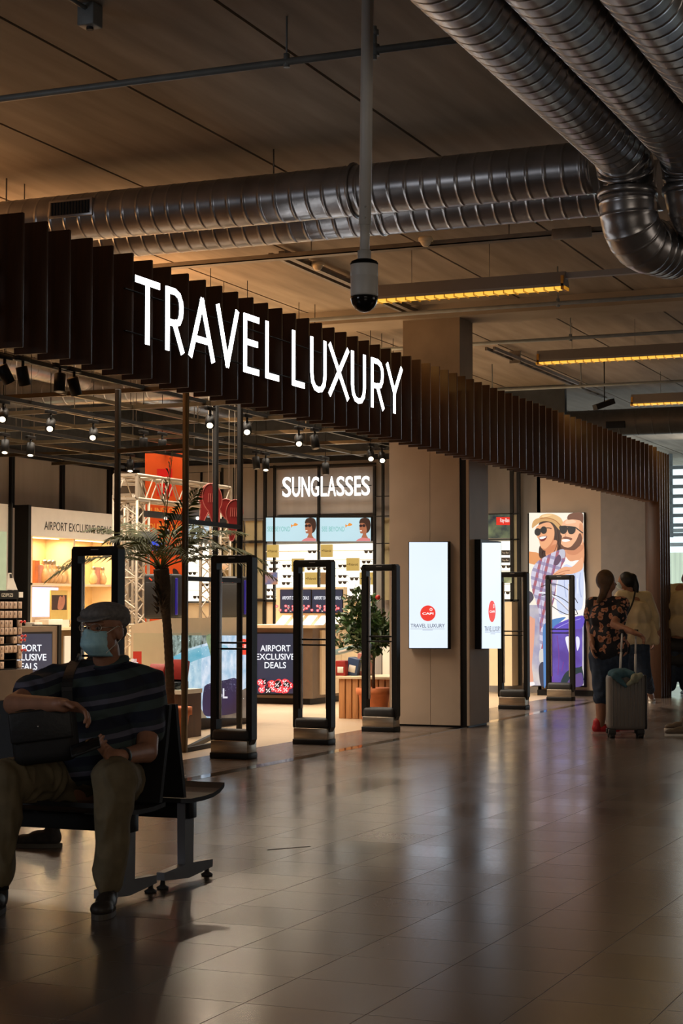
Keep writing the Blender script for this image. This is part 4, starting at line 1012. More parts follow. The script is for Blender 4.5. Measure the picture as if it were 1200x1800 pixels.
# price blocks and pictures on the shelves
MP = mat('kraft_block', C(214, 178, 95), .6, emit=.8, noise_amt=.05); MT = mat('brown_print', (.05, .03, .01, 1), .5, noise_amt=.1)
for i, (x0, y0, x1, y1) in enumerate([(506, 622, 563, 690), (790, 620, 848, 688), (637, 695, 698, 765), (925, 692, 989, 760), (706, 768, 769, 833), (995, 768, 1060, 833)]):
    X = XS - .13; g = lambda x, y: (300 + x / 3, 750 + y / 3)
    a = g(x0, y0); b_ = g(x1, y1)
    t = thing('brand_block', ['kraft coloured brand block, top left of the lit eyewear shelves', 'kraft coloured brand block, top of the right shelf column', 'kraft coloured brand block on the second row, left column', 'kraft coloured brand block on the second row, right column', 'kraft coloured brand block seen through the middle gate', 'kraft coloured brand block at the right end of the third row'][i], 'block', PX(a[0], b_[1], X))
    quad_box('block', MP, a[0], a[1], b_[0], b_[1], X, .05, t)
    A_ = Art(lambda x, y: PX(x, y, X - .002), (-1, 0, 0)); A_.text(MT, 'Polaroid', a[0] + 5, (a[1] + b_[1]) / 2 - 2, b_[0] - 1, (a[1] + b_[1]) / 2 + 2.2, .01); A_.disc(MT, a[0] + 3, (a[1] + b_[1]) / 2, 1); A_.build('lettering', t)
quad_box('square_board', mat('brown_print2', (.22, .14, .06, 1), .5, noise_amt=.2), 563, 1006, 583, 1027.5, XS - .13, .04, label='dark brown square panel beside the kraft block on the lit shelves', cat='panel')
t = thing('framed_picture', 'small blue and orange sunset picture at the left end of the lit shelves', 'picture', PX(475, 1027, XS - .13))
quad_box('canvas', lit(70, 110, 165, .8, name='blue_pic', col2=C(225, 150, 80), scale=5), 466, 1006, 486.5, 1027.5, XS - .13, .03, t)
def glasses(p, m, w=.14):
    mb = MB()
    for s in (-1, 1): mb.ell(p + Vector((0, s * w * .26, 0)), (.01, w * .22, w * .17), seg=12)
    mb.bar(p + Vector((0, -w * .5, w * .12)), p + Vector((0, w * .5, w * .12)), .012)
    for s in (-1, 1): mb.bar(p + Vector((0, s * w * .5, w * .12)), p + Vector((.09, s * w * .46, w * .02)), .008)
    return mb.build('sunglasses', m, origin=p)
gx = [(545, 718), (610, 735), (745, 660), (1030, 714), (1022, 750), (740, 750), (825, 750), (612, 790), (668, 805), (967, 803), (607, 827), (905, 735), (905, 790), (905, 822), (965, 862), (1020, 875), (527, 862), (525, 897), (910, 898), (1042, 660), (540, 752), (690, 862), (640, 862), (580, 897), (840, 790), (880, 862), (960, 900), (1010, 905)]
M_sg = mat('tinted_dark_glasses', (.03, .022, .018, 1), .25, noise_amt=.2); M_sg2 = mat('brown_glasses', (.22, .12, .06, 1), .3, noise_amt=.2)
g1 = None
for i, (x, y) in enumerate(gx):
    p = PX(300 + x / 3, 750 + y / 3, XS - .12)
    if g1 is None: g1 = glasses(p, M_sg); o = g1
    else: o = g1.copy(); COL.objects.link(o); o.location = p
    if i % 4 == 1:
        o.data = o.data if i < 0 else g1.data
    o['label'] = 'small dark pair of sunglasses on the white lit back wall shelves'; o['category'] = 'sunglasses'; o['group'] = 'sunglasses on the lit back wall'
# kiosk with two tilted screens in front
XK = 20.9
pk = lambda x, y: PX(x, y, XK)
t = thing('checkout_counter', 'dark fronted counter with a beige side under the sunglasses wall', 'counter', pk(500, 1235))
ya, yb = pk(523, 1200).y, pk(432, 1200).y
box('body', mat('brown_housing', (.16, .11, .07, 1)), XK + .02, XK + 1.6, ya - .2, yb, .08, .98, t)
box('plinth', M_black, XK + .05, XK + 1.55, ya - .15, yb, 0, .08, t)
box('countertop', M_cream, XK - .03, XK + 1.65, ya - .25, yb + .05, .98, 1.02, t)
xq = PY(583, 1200, ya - .22).x
box('side_door', M_cream, XK + .25, XK + .9, ya - .225, ya - .2, .12, .95, t); box('side_door', M_cream, XK + .92, XK + 1.55, ya - .225, ya - .2, .12, .95, t)
for x in (XK + .84, XK + .98): MB().bbox(x - .015, x + .015, ya - .245, ya - .225, .78, .88, .008).build('handle', M_steel, t)
t = thing('advertising_screen', 'dark lit screen reading AIRPORT EXCLUSIVE DEALS with red dots, in the middle of the shop', 'screen', pk(480, 1219))
quad_box('bezel', M_black, 437, 1112, 523, 1221, XK - .005, .02, t)
ad_screen(lambda x, y: PX(x, y, XK - .008), (-1, 0, 0), 439, 1114, 522, 1219, ['AIRPORT', 'EXCLUSIVE', 'DEALS'], t, 450, 518, 1134, 11, 34, 1192, 6)
t = thing('screen_display', 'beige desk display with two small AIRPORT EXCLUSIVE DEALS screens', 'screen', pk(545, 1095))
XD = XK + .45
quad_box('case', M_cream, 485, 1032, 604, 1098, XD, .12, t)
for x0, l in ((493, 'left'), (548.5, 'right')):
    quad_box('bezel', M_black, x0 - 1, 1036, x0 + 54, 1078, XD - .01, .01, t)
    ad_screen(lambda x, y: PX(x, y, XD - .012), (-1, 0, 0), x0, 1037, x0 + 53, 1077, ['AIRPORT EXCLUSIVE DEALS'], t, x0 + 3, x0 + 50, 1048, 6, 34, 1062, 2.6)
for i, px in enumerate((497, 520, 543, 566, 590)):
    p = PX(px, 1098, XK + .2)
    MB().prism([(p.x - .12, p.y + .06, 1.021), (p.x + .12, p.y + .06, 1.021), (p.x + .12, p.y + .06, 1.14)], (0, -.13, 0)).build('tilted_stand', M_wh, label='small white wedge stand in the row on the counter before the twin screens', cat='display stand', group='white wedge stands on the counter')
# cream shelving left of the sunglasses wall and lit shelf behind the arch
t = thing('display_wall_unit', 'lit white shelf unit partly hidden behind the lattice arch', 'display unit', ps(355, 1100))
quad_box('lit_back', W_, 327, 955, 386, 1058, XS - .06, .05, t)
quad_box('lightbox_picture', lit(200, 215, 225, 1.1, name='cool_print', noise_amt=.25, scale=4), 327, 908, 386, 948, XS - .06, .05, t)
for px in (325, 352, 387): quad_box('post', M_black, px - 1.5, 830, px + 1.5, 1100, XS - .12, .05, t)
for y in (830, 906, 950, 1058): quad_box('rail', M_black, 325, y - 1.2, 388, y + 1.2, XS - .12, .05, t)
for y in (975, 995, 1015, 1037): quad_box('shelf', M_white, 327, y, 386, y + 1, XS - .11, .07, t)
quad_box('poster', lit(235, 150, 70, .9, name='orange_pic', col2=C(250, 225, 190), scale=6), 388, 987, 404, 1002, XS - .13, .03, t)
quad_box('lower_panel', M_cream, 327, 1060, 386, 1100, XS - .08, .05, t)
for i, (px, py) in enumerate([(338, 985), (368, 985), (350, 970), (378, 1006), (338, 1008), (360, 1028), (376, 1050), (346, 1050)]):
    o = g1.copy(); COL.objects.link(o); o.location = PX(px, py, XS - .12)
    o['label'] = 'small dark pair of sunglasses on the lit shelf behind the lattice arch'; o['group'] = 'sunglasses behind the lattice arch'
t = thing('wall_panel_frame', 'cream panels in black frames between the arch and the sunglasses wall', 'wall panel', ps(425, 1100))
for x0, x1 in ((390, 428), (430, 462)):
    for y0, y1 in ((915, 950), (955, 1052), (1058, 1110)): quad_box('panel', mat('olive_cream_panel', (.36, .30, .17, 1), .5, noise_amt=.1), x0 + 1, y0, x1 - 1, y1, XS - .05, .04, t)
for px in (389, 410, 448, 463): quad_box('post', M_black, px - 1.3, 822, px + 1.3, 1112, XS - .1, .05, t)
for y in (822, 912, 953, 1055): quad_box('rail', M_black, 389, y - 1.2, 463, y + 1.2, XS - .1, .05, t)
# right of the sunglasses wall: frame and unit behind the column
t = thing('wall_panel_frame', 'narrow black framed panels right of the sunglasses wall', 'wall panel', ps(680, 1100))
for px in (672, 686): quad_box('post', M_black, px - 1.5, 815, px + 1.5, 1215, XS - .14, .05, t)
for y in (872, 907, 955): quad_box('rail', M_black, 657, y - 1.2, 700, y + 1.2, XS - .14, .05, t)
quad_box('panel', mat('olive_cream_panel', (.36, .30, .17, 1)), 672, 910, 690, 1055, XS - .05, .04, t)
XR = 25.1
t = thing('display_wall_unit', 'narrow black framed eyewear shelf unit seen in the gap right of the column', 'display unit', PX(890, 1210, XR))
quad_box('lit_back', W_, 858, 951, 897, 1053, XR - .03, .03, t)
quad_box('header_picture', lit(35, 50, 60, .8, name='dark_pic', col2=C(130, 140, 100), scale=5), 858, 904, 897, 946, XR - .05, .03, t)
A_ = Art(lambda x, y: PX(x, y, XR - .06), (-1, 0, 0)); A_.rect(lit(225, 45, 30, 1), 872, 909, 896, 923); A_.text(lit(250, 245, 240, 1), 'Ray-Ban', 879, 911, 895, 920, .01); A_.build('brand_panel', t)
for y in (967, 980): 
    A_ = Art(lambda x, y: PX(x, y, XR - .07), (-1, 0, 0)); A_.rect(mat('black_plastic', (.015, .014, .014, 1)), 881, y, 896, y + 9); A_.text(M_wh, 'Ray-Ban', 883, y + 3, 894, y + 7); A_.build('brand_plate', t)
for px in (899, 911): quad_box('post', M_black, px - 1.8, 820, px + 1.8, 1205, XR - .1, .05, t)
for y in (903, 948, 1055): quad_box('rail', M_black, 858, y - 1.3, 912, y + 1.3, XR - .1, .05, t)
quad_box('side_panel', mat('olive_cream_panel', (.36, .30, .17, 1)), 901, 905, 910, 1205, XR - .06, .03, t)
quad_box('lower_cabinet', M_cream, 860, 1058, 899, 1205, XR - .4, .3, t)
quad_box('shelf', M_white, 858, 1003, 897, 1004.5, XR - .1, .07, t); quad_box('shelf', M_white, 858, 1026, 897, 1027.5, XR - .1, .07, t)
quad_box('leaf_picture', lit(90, 110, 60, .8, name='leaf_pic', col2=C(215, 205, 160), scale=5), 880, 1005, 898, 1025, XR - .12, .03, t)
for i, (px, py) in enumerate([(888, 1042), (870, 1042), (889, 996)]):
    o = g1.copy(); COL.objects.link(o); o.location = PX(px, py, XR - .1)
    o['label'] = 'small dark pair of sunglasses in the gap right of the column'; o['group'] = 'sunglasses in the gap by the column'
# white drawers behind citrus tree
quad_box('white_cabinet', M_white, 672, 1105, 706, 1243, 22.4, .5, label='white low cabinet between the citrus tree and the column', cat='cabinet')
# slatted wooden promo box with cartons
t = thing('wooden_display_box', 'low slatted wooden display box left of the citrus tree', 'display box', (18.9, 7.9, 0))
a = PZ(597, 1263); zt1 = PD(620, 1191, 20.4).z
wx, wy = a.x, a.y
for i in range(8): MB().bbox(wx + .0, wx + .02, wy - .62 + .08 * i, wy - .555 + .08 * i, 0, zt1, .004).build('slat', M_woodlt, t)
box('body', M_woodlt, wx + .02, wx + .7, wy - .62, wy + .02, 0, zt1, t)
box('top_board', M_cream, wx - .02, wx + .72, wy - .64, wy + .04, zt1, zt1 + .025, t)
cols_ = [(604, 1187, .12, .2, .17, M_red, 0, 'red boxed headphones standing lowest on the wooden display box'), (622, 1187, .14, .2, .2, mat('navy_carton', (.03, .06, .14, 1), .4, noise_amt=.1), .2, 'dark blue carton standing behind the red ones on the wooden box'),
         (640, 1187, .13, .2, .25, mat('pink_carton', (.6, .22, .16, 1), .4, noise_amt=.15), .1, 'pale pink package with a guitar-like print on the wooden box'), (612, 1167, .3, .15, .06, mat('teal_carton', (.25, .38, .38, 1), .4, noise_amt=.1), -.25, 'long teal grey carton lying tilted on top of the pile'), (626, 1178, .12, .12, .13, M_red, .4, 'small red carton on top between the blue and pink ones')]
for i, (px, py, w, d, h, m, rx, l) in enumerate(cols_):
    p = PX(px, py, wx + .25 + .08 * i); z = zt1 + .026 + {3: .26, 4: .0}.get(i, 0)
    t2 = thing('product_box', l, 'box', (p.x, p.y, z))
    MB().bbox(-d / 2, d / 2, -w / 2, w / 2, 0, h, .004, Matrix.Translation((p.x, p.y, z)) @ Matrix.Rotation(rx, 4, 'X')).build('carton', m, t2)
    MB().bbox(-d / 2 - .002, -d / 2, -w * .3, w * .3, h * .2, h * .6, .0005, Matrix.Translation((p.x, p.y, z)) @ Matrix.Rotation(rx, 4, 'X'), 1).build('print', M_wh if i != 4 else M_blackmt, t2)
# ============================================================ COLUMN LIGHTBOXES
def capi(mapf, nrm, n3, x0, x1, y0, y1, lx0, lx1, label, dep, side):
    t = thing('lightbox', label, 'lightbox', mapf((x0 + x1) / 2, y1))
    A_ = Art(mapf, nrm); A_.rect(lit(214, 226, 240, 1.25, name='white_lightbox', noise_amt=.03, scale=2), x0, y0, x1, y1)
    cx = (lx0 + lx1) / 2; w = (lx1 - lx0); rx = w * .225; ry = 13.8 if side == 0 else 19
    cy = 1078 if side == 0 else 1074.5
    A_.disc(lit(232, 62, 52, 1.1), cx, cy, rx, ry, 28); A_.text(lit(255, 240, 238, 1.15), 'CAPI', cx - rx * .72, cy - 1.5, cx + rx * .72, cy + 2.5, .035)
    A_.disc(lit(250, 215, 210, 1.1), cx + rx * .42, cy - ry * .48, rx * .2, ry * .2); A_.disc(lit(232, 62, 52, 1.1), cx + rx * .42, cy - ry * .48, rx * .09, ry * .09)
    A_.text(lit(95, 100, 115, 1), 'TRAVEL LUXURY', lx0, 1096.5 if side == 0 else 1101, lx1, 1103 if side == 0 else 1110, .012)
    A_.line(lit(150, 155, 165, 1), [(lx0, 1105.5 if side == 0 else 1111.5), (lx1, 1105.5 if side == 0 else 1111.5)], .5, False)
    A_.line(lit(170, 175, 185, 1), [(cx - w * .15, 1107.5 if side == 0 else 1114), (cx + w * .15, 1107.5 if side == 0 else 1114)], 1.0, False)
    A_.build('face', t); return t
Xf = cx0 - .075
t = capi(lambda x, y: PX(x, y, Xf), (-1, 0, 0), None, 719, 786.5, 953, 1139, 722, 782, 'tall white lit panel on the broad left face of the clad column', .07, 0)
a, b_ = PX(717.8, 1140.5, Xf), PX(787.5, 951.5, Xf)
box('case', M_black, Xf + .002, cx0 - .004, b_.y, a.y, a.z, b_.z, t)
Yf2 = cy0 - .075
t = capi(lambda x, y: PY(x, y, Yf2), (0, -1, 0), None, 846.5, 880, 954, 1140, 850, 878, 'tall white lit panel on the narrow right face of the clad column', .07, 1)
a, b_ = PY(845.5, 1141, Yf2), PY(881, 952, Yf2)
box('case', M_black, a.x, b_.x, Yf2 + .002, cy0 - .006, a.z, b_.z, t)
0 and light('panel_glow', 'AREA', (Xf - .02, (ys(786) + ys(719)) / 2, 1.35), 9, (.85, .92, 1), .35, .9, (Xf - 2, (ys(786) + ys(719)) / 2, 1.35))
# ============================================================ COUPLE POSTER
Xp = 24.44
A_ = Art(lambda u, v: PX(660 + u / 3, 850 + v / 3, Xp), (-1, 0, 0))
K = lambda r, g, b, s=1.05: lit(r, g, b, s)
A_.rect(lit(240, 232, 215, 1.1, name='cream_sky_print', noise_amt=.04, scale=2), 809, 154, 1097, 1065)
A_.poly(lit(150, 150, 185, 1, name='street_print', col2=C(215, 205, 200), scale=3), [(809, 640), (1097, 640), (1097, 1065), (809, 1065)], False)
A_.poly(K(222, 150, 95), [(809, 358), (845, 362), (890, 380), (905, 410), (850, 430), (825, 425), (809, 420)], False)       # her arm
A_.poly(K(58, 36, 32), [(860, 215), (900, 195), (975, 215), (990, 290), (985, 350), (940, 380), (870, 395), (862, 340), (880, 300)])   # hair
A_.poly(K(222, 150, 110), [(905, 320), (955, 300), (950, 370), (900, 385)])
A_.poly(K(232, 165, 120), [(845, 235), (870, 215), (915, 205), (940, 235), (942, 280), (925, 315), (895, 345), (872, 335), (862, 300), (850, 275)])
A_.poly(K(120, 35, 35), [(862, 285), (880, 278), (905, 278), (892, 300), (872, 304)]); A_.poly(K(250, 245, 240), [(865, 284), (885, 279), (902, 280), (888, 290), (870, 293)])
A_.poly(K(205, 158, 100), [(826, 235), (829, 205), (850, 185), (900, 178), (950, 192), (985, 225), (990, 262), (965, 240), (930, 205), (880, 200), (845, 222)])
A_.poly(K(222, 178, 120), [(862, 185), (880, 165), (930, 160), (975, 180), (992, 215), (985, 228), (940, 195), (890, 180)])
A_.poly(K(205, 130, 90), [(872, 335), (895, 345), (925, 315), (942, 280), (940, 300), (925, 330), (905, 352), (888, 352)])
A_.poly(K(205, 128, 88), [(905, 345), (950, 320), (955, 345), (905, 372)])
A_.line(K(90, 58, 46), [(955, 240), (962, 290), (950, 345), (925, 385)], 3); A_.line(K(84, 54, 44), [(975, 240), (976, 300), (960, 350)], 3); A_.line(K(40, 24, 24), [(885, 350), (878, 370), (885, 392)], 4)
A_.poly(K(245, 205, 150), [(878, 172), (905, 164), (935, 165), (915, 172), (890, 180)])
A_.line(K(210, 120, 85), [(872, 262), (862, 275), (870, 280)], 2.5)
A_.line(K(170, 110, 60), [(868, 186), (905, 181), (950, 196), (984, 230)], 5)
for cx, cy in ((857, 256), (889, 246)): A_.disc(K(28, 26, 30), cx, cy, 17, 20)
A_.line(K(28, 26, 30), [(842, 250), (875, 240), (910, 234), (930, 238)], 5)
A_.poly(K(222, 155, 115), [(1000, 330), (1060, 340), (1097, 300), (1097, 430), (1040, 440), (995, 380)])                     # his neck
A_.poly(K(236, 178, 138), [(990, 205), (1030, 185), (1090, 190), (1097, 215), (1097, 300), (1075, 335), (1030, 350), (995, 345), (980, 320), (985, 280), (978, 262)])
A_.poly(K(105, 65, 50), [(978, 318), (1000, 335), (1030, 335), (1060, 300), (1078, 262), (1092, 280), (1085, 320), (1055, 350), (1010, 350), (985, 345)])
A_.poly(K(212, 145, 105), [(1080, 210), (1097, 225), (1097, 300), (1085, 262), (1076, 240)])
A_.poly(K(248, 200, 165), [(1010, 195), (1045, 192), (1060, 205), (1030, 212), (1005, 212)])
A_.poly(K(205, 135, 98), [(1010, 352), (1050, 352), (1090, 322), (1097, 345), (1060, 375), (1020, 372)])
A_.line(K(200, 130, 95), [(1008, 262), (1003, 280), (1012, 284)], 3)
A_.poly(K(130, 80, 60), [(985, 290), (1005, 280), (1040, 290), (1030, 300), (1000, 292)]); A_.poly(K(250, 245, 240), [(988, 298), (1010, 293), (1030, 300), (1010, 308), (990, 306)])
A_.poly(K(110, 66, 48), [(1016, 190), (1022, 165), (1060, 153), (1096, 160), (1097, 210), (1080, 195), (1045, 190)])
A_.poly(K(30, 28, 32), [(975, 226), (1012, 224), (1014, 250), (1000, 266), (982, 262), (974, 240)]); A_.poly(K(30, 28, 32), [(1018, 230), (1056, 232), (1056, 255), (1040, 268), (1022, 262)])
A_.line(K(30, 28, 32), [(976, 226), (1030, 228), (1058, 232), (1097, 262)], 6, False)
A_.poly(K(245, 240, 235), [(990, 385), (1030, 410), (1097, 430), (1097, 700), (940, 720), (905, 640), (940, 520)])            # white shirt
plaid = bpy.data.materials.new('plaid_print'); plaid.use_nodes = True
_n = plaid.node_tree.nodes; _l = plaid.node_tree.links; _b = _n['Principled BSDF']; _g = _n.new('ShaderNodeNewGeometry'); _c = []
for ax, sc in (((0, 1, .25), 9.0), ((0, -.3, 1), 8.0)):
    dt = _n.new('ShaderNodeVectorMath'); dt.operation = 'DOT_PRODUCT'; dt.inputs[1].default_value = ax; _l.new(_g.outputs['Position'], dt.inputs[0])
    m1 = _n.new('ShaderNodeMath'); m1.operation = 'MULTIPLY'; m1.inputs[1].default_value = sc; _l.new(dt.outputs['Value'], m1.inputs[0])
    m2 = _n.new('ShaderNodeMath'); m2.operation = 'FRACT'; _l.new(m1.outputs[0], m2.inputs[0])
    m3 = _n.new('ShaderNodeMath'); m3.operation = 'GREATER_THAN'; m3.inputs[1].default_value = .62; _l.new(m2.outputs[0], m3.inputs[0]); _c.append(m3)
_x = _n.new('ShaderNodeMix'); _x.data_type = 'RGBA'; _x.inputs[6].default_value = C(205, 200, 222); _x.inputs[7].default_value = C(170, 92, 110); _l.new(_c[0].outputs[0], _x.inputs[0])
_y = _n.new('ShaderNodeMix'); _y.data_type = 'RGBA'; _y.inputs[7].default_value = C(110, 100, 150); _l.new(_x.outputs[2], _y.inputs[6])
_m = _n.new('ShaderNodeMath'); _m.operation = 'MULTIPLY'; _m.inputs[1].default_value = .6; _l.new(_c[1].outputs[0], _m.inputs[0]); _l.new(_m.outputs[0], _y.inputs[0])
_l.new(_y.outputs[2], _b.inputs['Emission Color']); _b.inputs['Emission Strength'].default_value = 1.0; _b.inputs['Base Color'].default_value = (.02, .02, .02, 1)
A_.poly(plaid, [(825, 480), (850, 420), (900, 385), (960, 355), (1000, 350), (1005, 400), (985, 440), (960, 520), (950, 600), (925, 680), (900, 780), (885, 880), (872, 870), (868, 700), (850, 620), (830, 560)])
A_.poly(K(205, 215, 240), [(1000, 430), (1050, 440), (1097, 430), (1097, 640), (1060, 670), (985, 690), (960, 640), (965, 520)])
for q_ in ([(1010, 450), (1000, 520), (1010, 600)], [(1050, 450), (1060, 520), (1050, 620), (1040, 660)], [(1085, 470), (1080, 540), (1090, 600)]): A_.line(K(170, 182, 218), q_, 5)
for q_ in ([(1030, 460), (1028, 540), (1035, 610)], [(1070, 500), (1072, 580)]): A_.line(K(226, 234, 250), q_, 6)
for q_ in ([(900, 400), (885, 470), (895, 560), (905, 640)], [(860, 450), (870, 540), (880, 640), (882, 760)], [(955, 400), (935, 480), (925, 560)]): A_.line(K(150, 120, 165), q_, 3)
A_.poly(K(190, 190, 205), [(975, 352), (1000, 350), (1006, 372), (1000, 395), (985, 385)]); A_.poly(K(95, 70, 95), [(955, 395), (975, 375), (985, 400), (965, 430), (945, 425)])
A_.poly(K(232, 170, 130), [(935, 488), (955, 468), (1000, 440), (1040, 440), (1070, 415), (1097, 390), (1097, 450), (1050, 475), (1010, 480), (960, 495), (940, 495)])
A_.line(K(180, 110, 80), [(950, 480), (1000, 462), (1030, 458)], 3); A_.line(K(180, 110, 80), [(955, 490), (1005, 474)], 2.5)
A_.poly(K(222, 160, 135), [(809, 715), (840, 710), (848, 730), (842, 850), (832, 960), (840, 1050), (812, 1058), (812, 900)])
A_.poly(K(240, 235, 235), [(812, 1050), (842, 1045), (845, 1062), (815, 1065)])
A_.poly(K(210, 205, 200), [(872, 880), (895, 875), (900, 930), (880, 945), (870, 930)]); A_.poly(K(60, 62, 80), [(870, 960), (890, 940), (905, 980), (900, 1060), (880, 1064), (870, 1010)])
A_.poly(K(80, 130, 190), [(890, 770), (905, 735), (945, 715), (1010, 705), (970, 740), (935, 790), (915, 860), (910, 1000), (905, 1064), (895, 1064), (892, 900)])
A_.poly(lit(86, 62, 150, 1.0, name='scooter_purple', col2=C(110, 92, 190), scale=3), [(925, 790), (960, 745), (1097, 700), (1097, 1065), (905, 1065), (910, 900)], False)
A_.poly(lit(96, 78, 190, 1.05, name='scooter_violet'), [(955, 748), (1097, 695), (1097, 760), (1040, 770), (960, 800)])
A_.disc(K(28, 48, 52), 1070, 1050, 68, 62) if False else A_.poly(K(30, 52, 58), [(990, 1065), (1000, 1010), (1035, 978), (1080, 968), (1097, 970), (1097, 1065)])
for q_ in ([(940, 830), (935, 930), (945, 1050)], [(965, 800), (975, 900), (970, 1010)], [(1000, 940), (990, 990)]): A_.line(K(120, 60, 140), q_, 4)
for q_ in ([(925, 800), (918, 900), (920, 1050)], [(960, 765), (1020, 735), (1090, 712)]): A_.line(K(170, 160, 230), q_, 3)
A_.poly(K(90, 70, 130), [(1020, 1065), (1035, 1025), (1065, 1005), (1097, 1000), (1097, 1065)])
A_.poly(K(235, 235, 245), [(1010, 812), (1040, 812), (1052, 860), (1055, 925), (1042, 930), (1025, 880)]); A_.poly(K(225, 225, 245), [(1065, 812), (1082, 812), (1085, 850), (1072, 880)])
for q in ([(880, 545), (930, 530), (990, 540), (1040, 575), (1075, 630)], [(885, 590), (940, 585), (1000, 610), (1060, 660), (1075, 690)], [(910, 620), (960, 660), (1020, 690), (1070, 690)]): A_.line(K(40, 36, 50), q, 4)
A_.line(K(225, 225, 235), [(870, 575), (920, 580), (970, 610), (1010, 650), (1060, 685)], 9); A_.line(K(110, 105, 130), [(880, 583), (930, 590), (985, 630), (1030, 675)], 3)
A_.poly(K(75, 70, 85), [(809, 570), (835, 575), (845, 600), (835, 620), (809, 640)]); A_.disc(K(228, 90, 50), 925, 622, 10, 18)
t = thing('poster_lightbox', 'tall lit poster of a laughing couple in sunglasses on a purple scooter', 'poster', PX(978, 1207, Xp))
A_.build('print', t)
a, b_ = PX(928.5, 1206.5, Xp), PX(1027, 900.5, Xp); box('case', M_black, Xp + .002, 24.494, b_.y, a.y, a.z, b_.z, t)
# ============================================================ PLANTS
def pot(t, p, r, h):
    MB().lathe([(r * .62, 0), (r * .66, .01), (r * .86, h * .78), (r * .9, h * .8), (r, h * .81), (r, h), (r * .9, h), (r * .86, h * .9)], p, 32).build('pot', M_terra, t)
    MB().lathe([(r * .85, h * .86), (r * .2, h * .9)], p, 20).build('soil', M_soil, t)
M_leaf = mat('palm_leaf', (.035, .05, .012, 1), .6, col2=(.10, .11, .03, 1), scale=3)
M_leaf.node_tree.nodes['Principled BSDF'].inputs['Specular IOR Level'].default_value = 0.15
M_cleaf = mat('citrus_leaf', (.03, .075, .02, 1), .35, col2=(.07, .12, .03, 1), scale=6)
M_bark = mat('palm_bark', (.06, .04, .022, 1), .85, noise_amt=.4, scale=30)
p = PZ(300, 1316); p = PD(300, 1300, 15.95); p.z = 0
t = thing('potted_palm', 'tall slim palm in a terracotta pot behind the black entrance frame', 'palm', p)
pot(t, p, .19, .36)
top = PD(283, 1000, 15.75); base = p + Vector((0, 0, .3))
mid = base.lerp(top, .55) + RGT * .02
path = spline([base, mid, top], 8, False)
mb = MB(); n = len(path); pp, rr = [], []
for i in range(60):
    f = i / 59 * (n - 1); k = min(int(f), n - 2); q = path[k].lerp(path[k + 1], f - k); pp.append(q)
    s = i / 59; rr.append((.038 if s < .62 else .038 + .03 * (s - .62) / .2 if s < .82 else .068) + (.003 if i % 2 else 0))
mb.tube(pp, rr, 14); mb.build('trunk', M_bark, t)
mb = MB(); random.seed(11)
for i in range(110):                      # old frond stubs round the upper trunk
    a = random.uniform(0, 6.28); q = path[-1] - Vector((0, 0, random.uniform(0, .42))); d = Vector((math.cos(a), math.sin(a), .9)).normalized()
    mb.tube([q + d * .04, q + d * random.uniform(.08, .13)], [.012, .002], 5)
mb.build('stubs', M_bark, t)
def frond(t, base, tip_dir, L_, droop, nl, lw, ll, m):
    d = Vector(tip_dir).normalized(); pts = []; c = Vector(base); dirv = d.copy(); n = 16
    for i in range(n + 1):
        pts.append(c.copy()); c += dirv * (L_ / n); dirv = (dirv + Vector((0, 0, -droop / n))).normalized()
    mb = MB(); mb.tube(pts, [.008 * (1 - .8 * i / n) for i in range(n + 1)], 5)
    for i in range(nl):
        f = .12 + .88 * i / (nl - 1); x = f * n; k = min(int(x), n - 1); q = pts[k].lerp(pts[k + 1], x - k)
        dd = (pts[k + 1] - pts[k]).normalized(); sd = dd.cross(Vector((0, 0, 1)))
        if sd.length < .05: sd = Vector((1, 0, 0))
        sd.normalize(); up = sd.cross(dd)
        l = ll * (math.sin(math.pi * min(1, .15 + f * .85)) * .75 + .3)
        for s in (-1, 1):
            v = (sd * s * .8 + dd * .75 + up * .12 + Vector((random.uniform(-.1, .1), random.uniform(-.1, .1), random.uniform(-.1, .05)))).normalized()
            a = q; b_ = q + v * l * .5; e = q + v * l + Vector((0, 0, -l * .28)); w = dd * lw
            mb.faces([a, b_ + w, b_ - w, e], [(0, 2, 1), (1, 2, 3)])
            mb.faces([b_ + up * .001 + w * .0], [])
    return mb.build('frond', m, t, recalc=False)
crown = path[-1] + Vector((0, 0, 0))
FR = [(-1, .2, .75, .78, 2.0), (-1, -.1, .5, .80, 1.7), (-.8, .5, 1.1, .72, 1.6), (.4, -.3, 1.5, .62, 1.5), (.95, .1, .75, .75, 1.9), (1, -.2, .45, .82, 1.5), (.8, .5, 1.1, .72, 1.7),
      (-.4, -.8, .9, .6, 2.2), (.4, -.8, .9, .6, 2.3), (-.5, .9, 1.4, .7, 1.6), (.5, .9, 1.5, .65, 1.6), (.22, 0, 2.6, .82, .3), (-.6, -.5, 1.3, .5, 2.4), (.7, -.5, 1.2, .55, 2.3)]
random.seed(5)
for (r, f, u, L_, dr) in FR: frond(t, crown, RGT * r + FH * f + Vector((0, 0, u)), L_ * 1.3, dr * .72, 26, .013, .27, M_leaf)
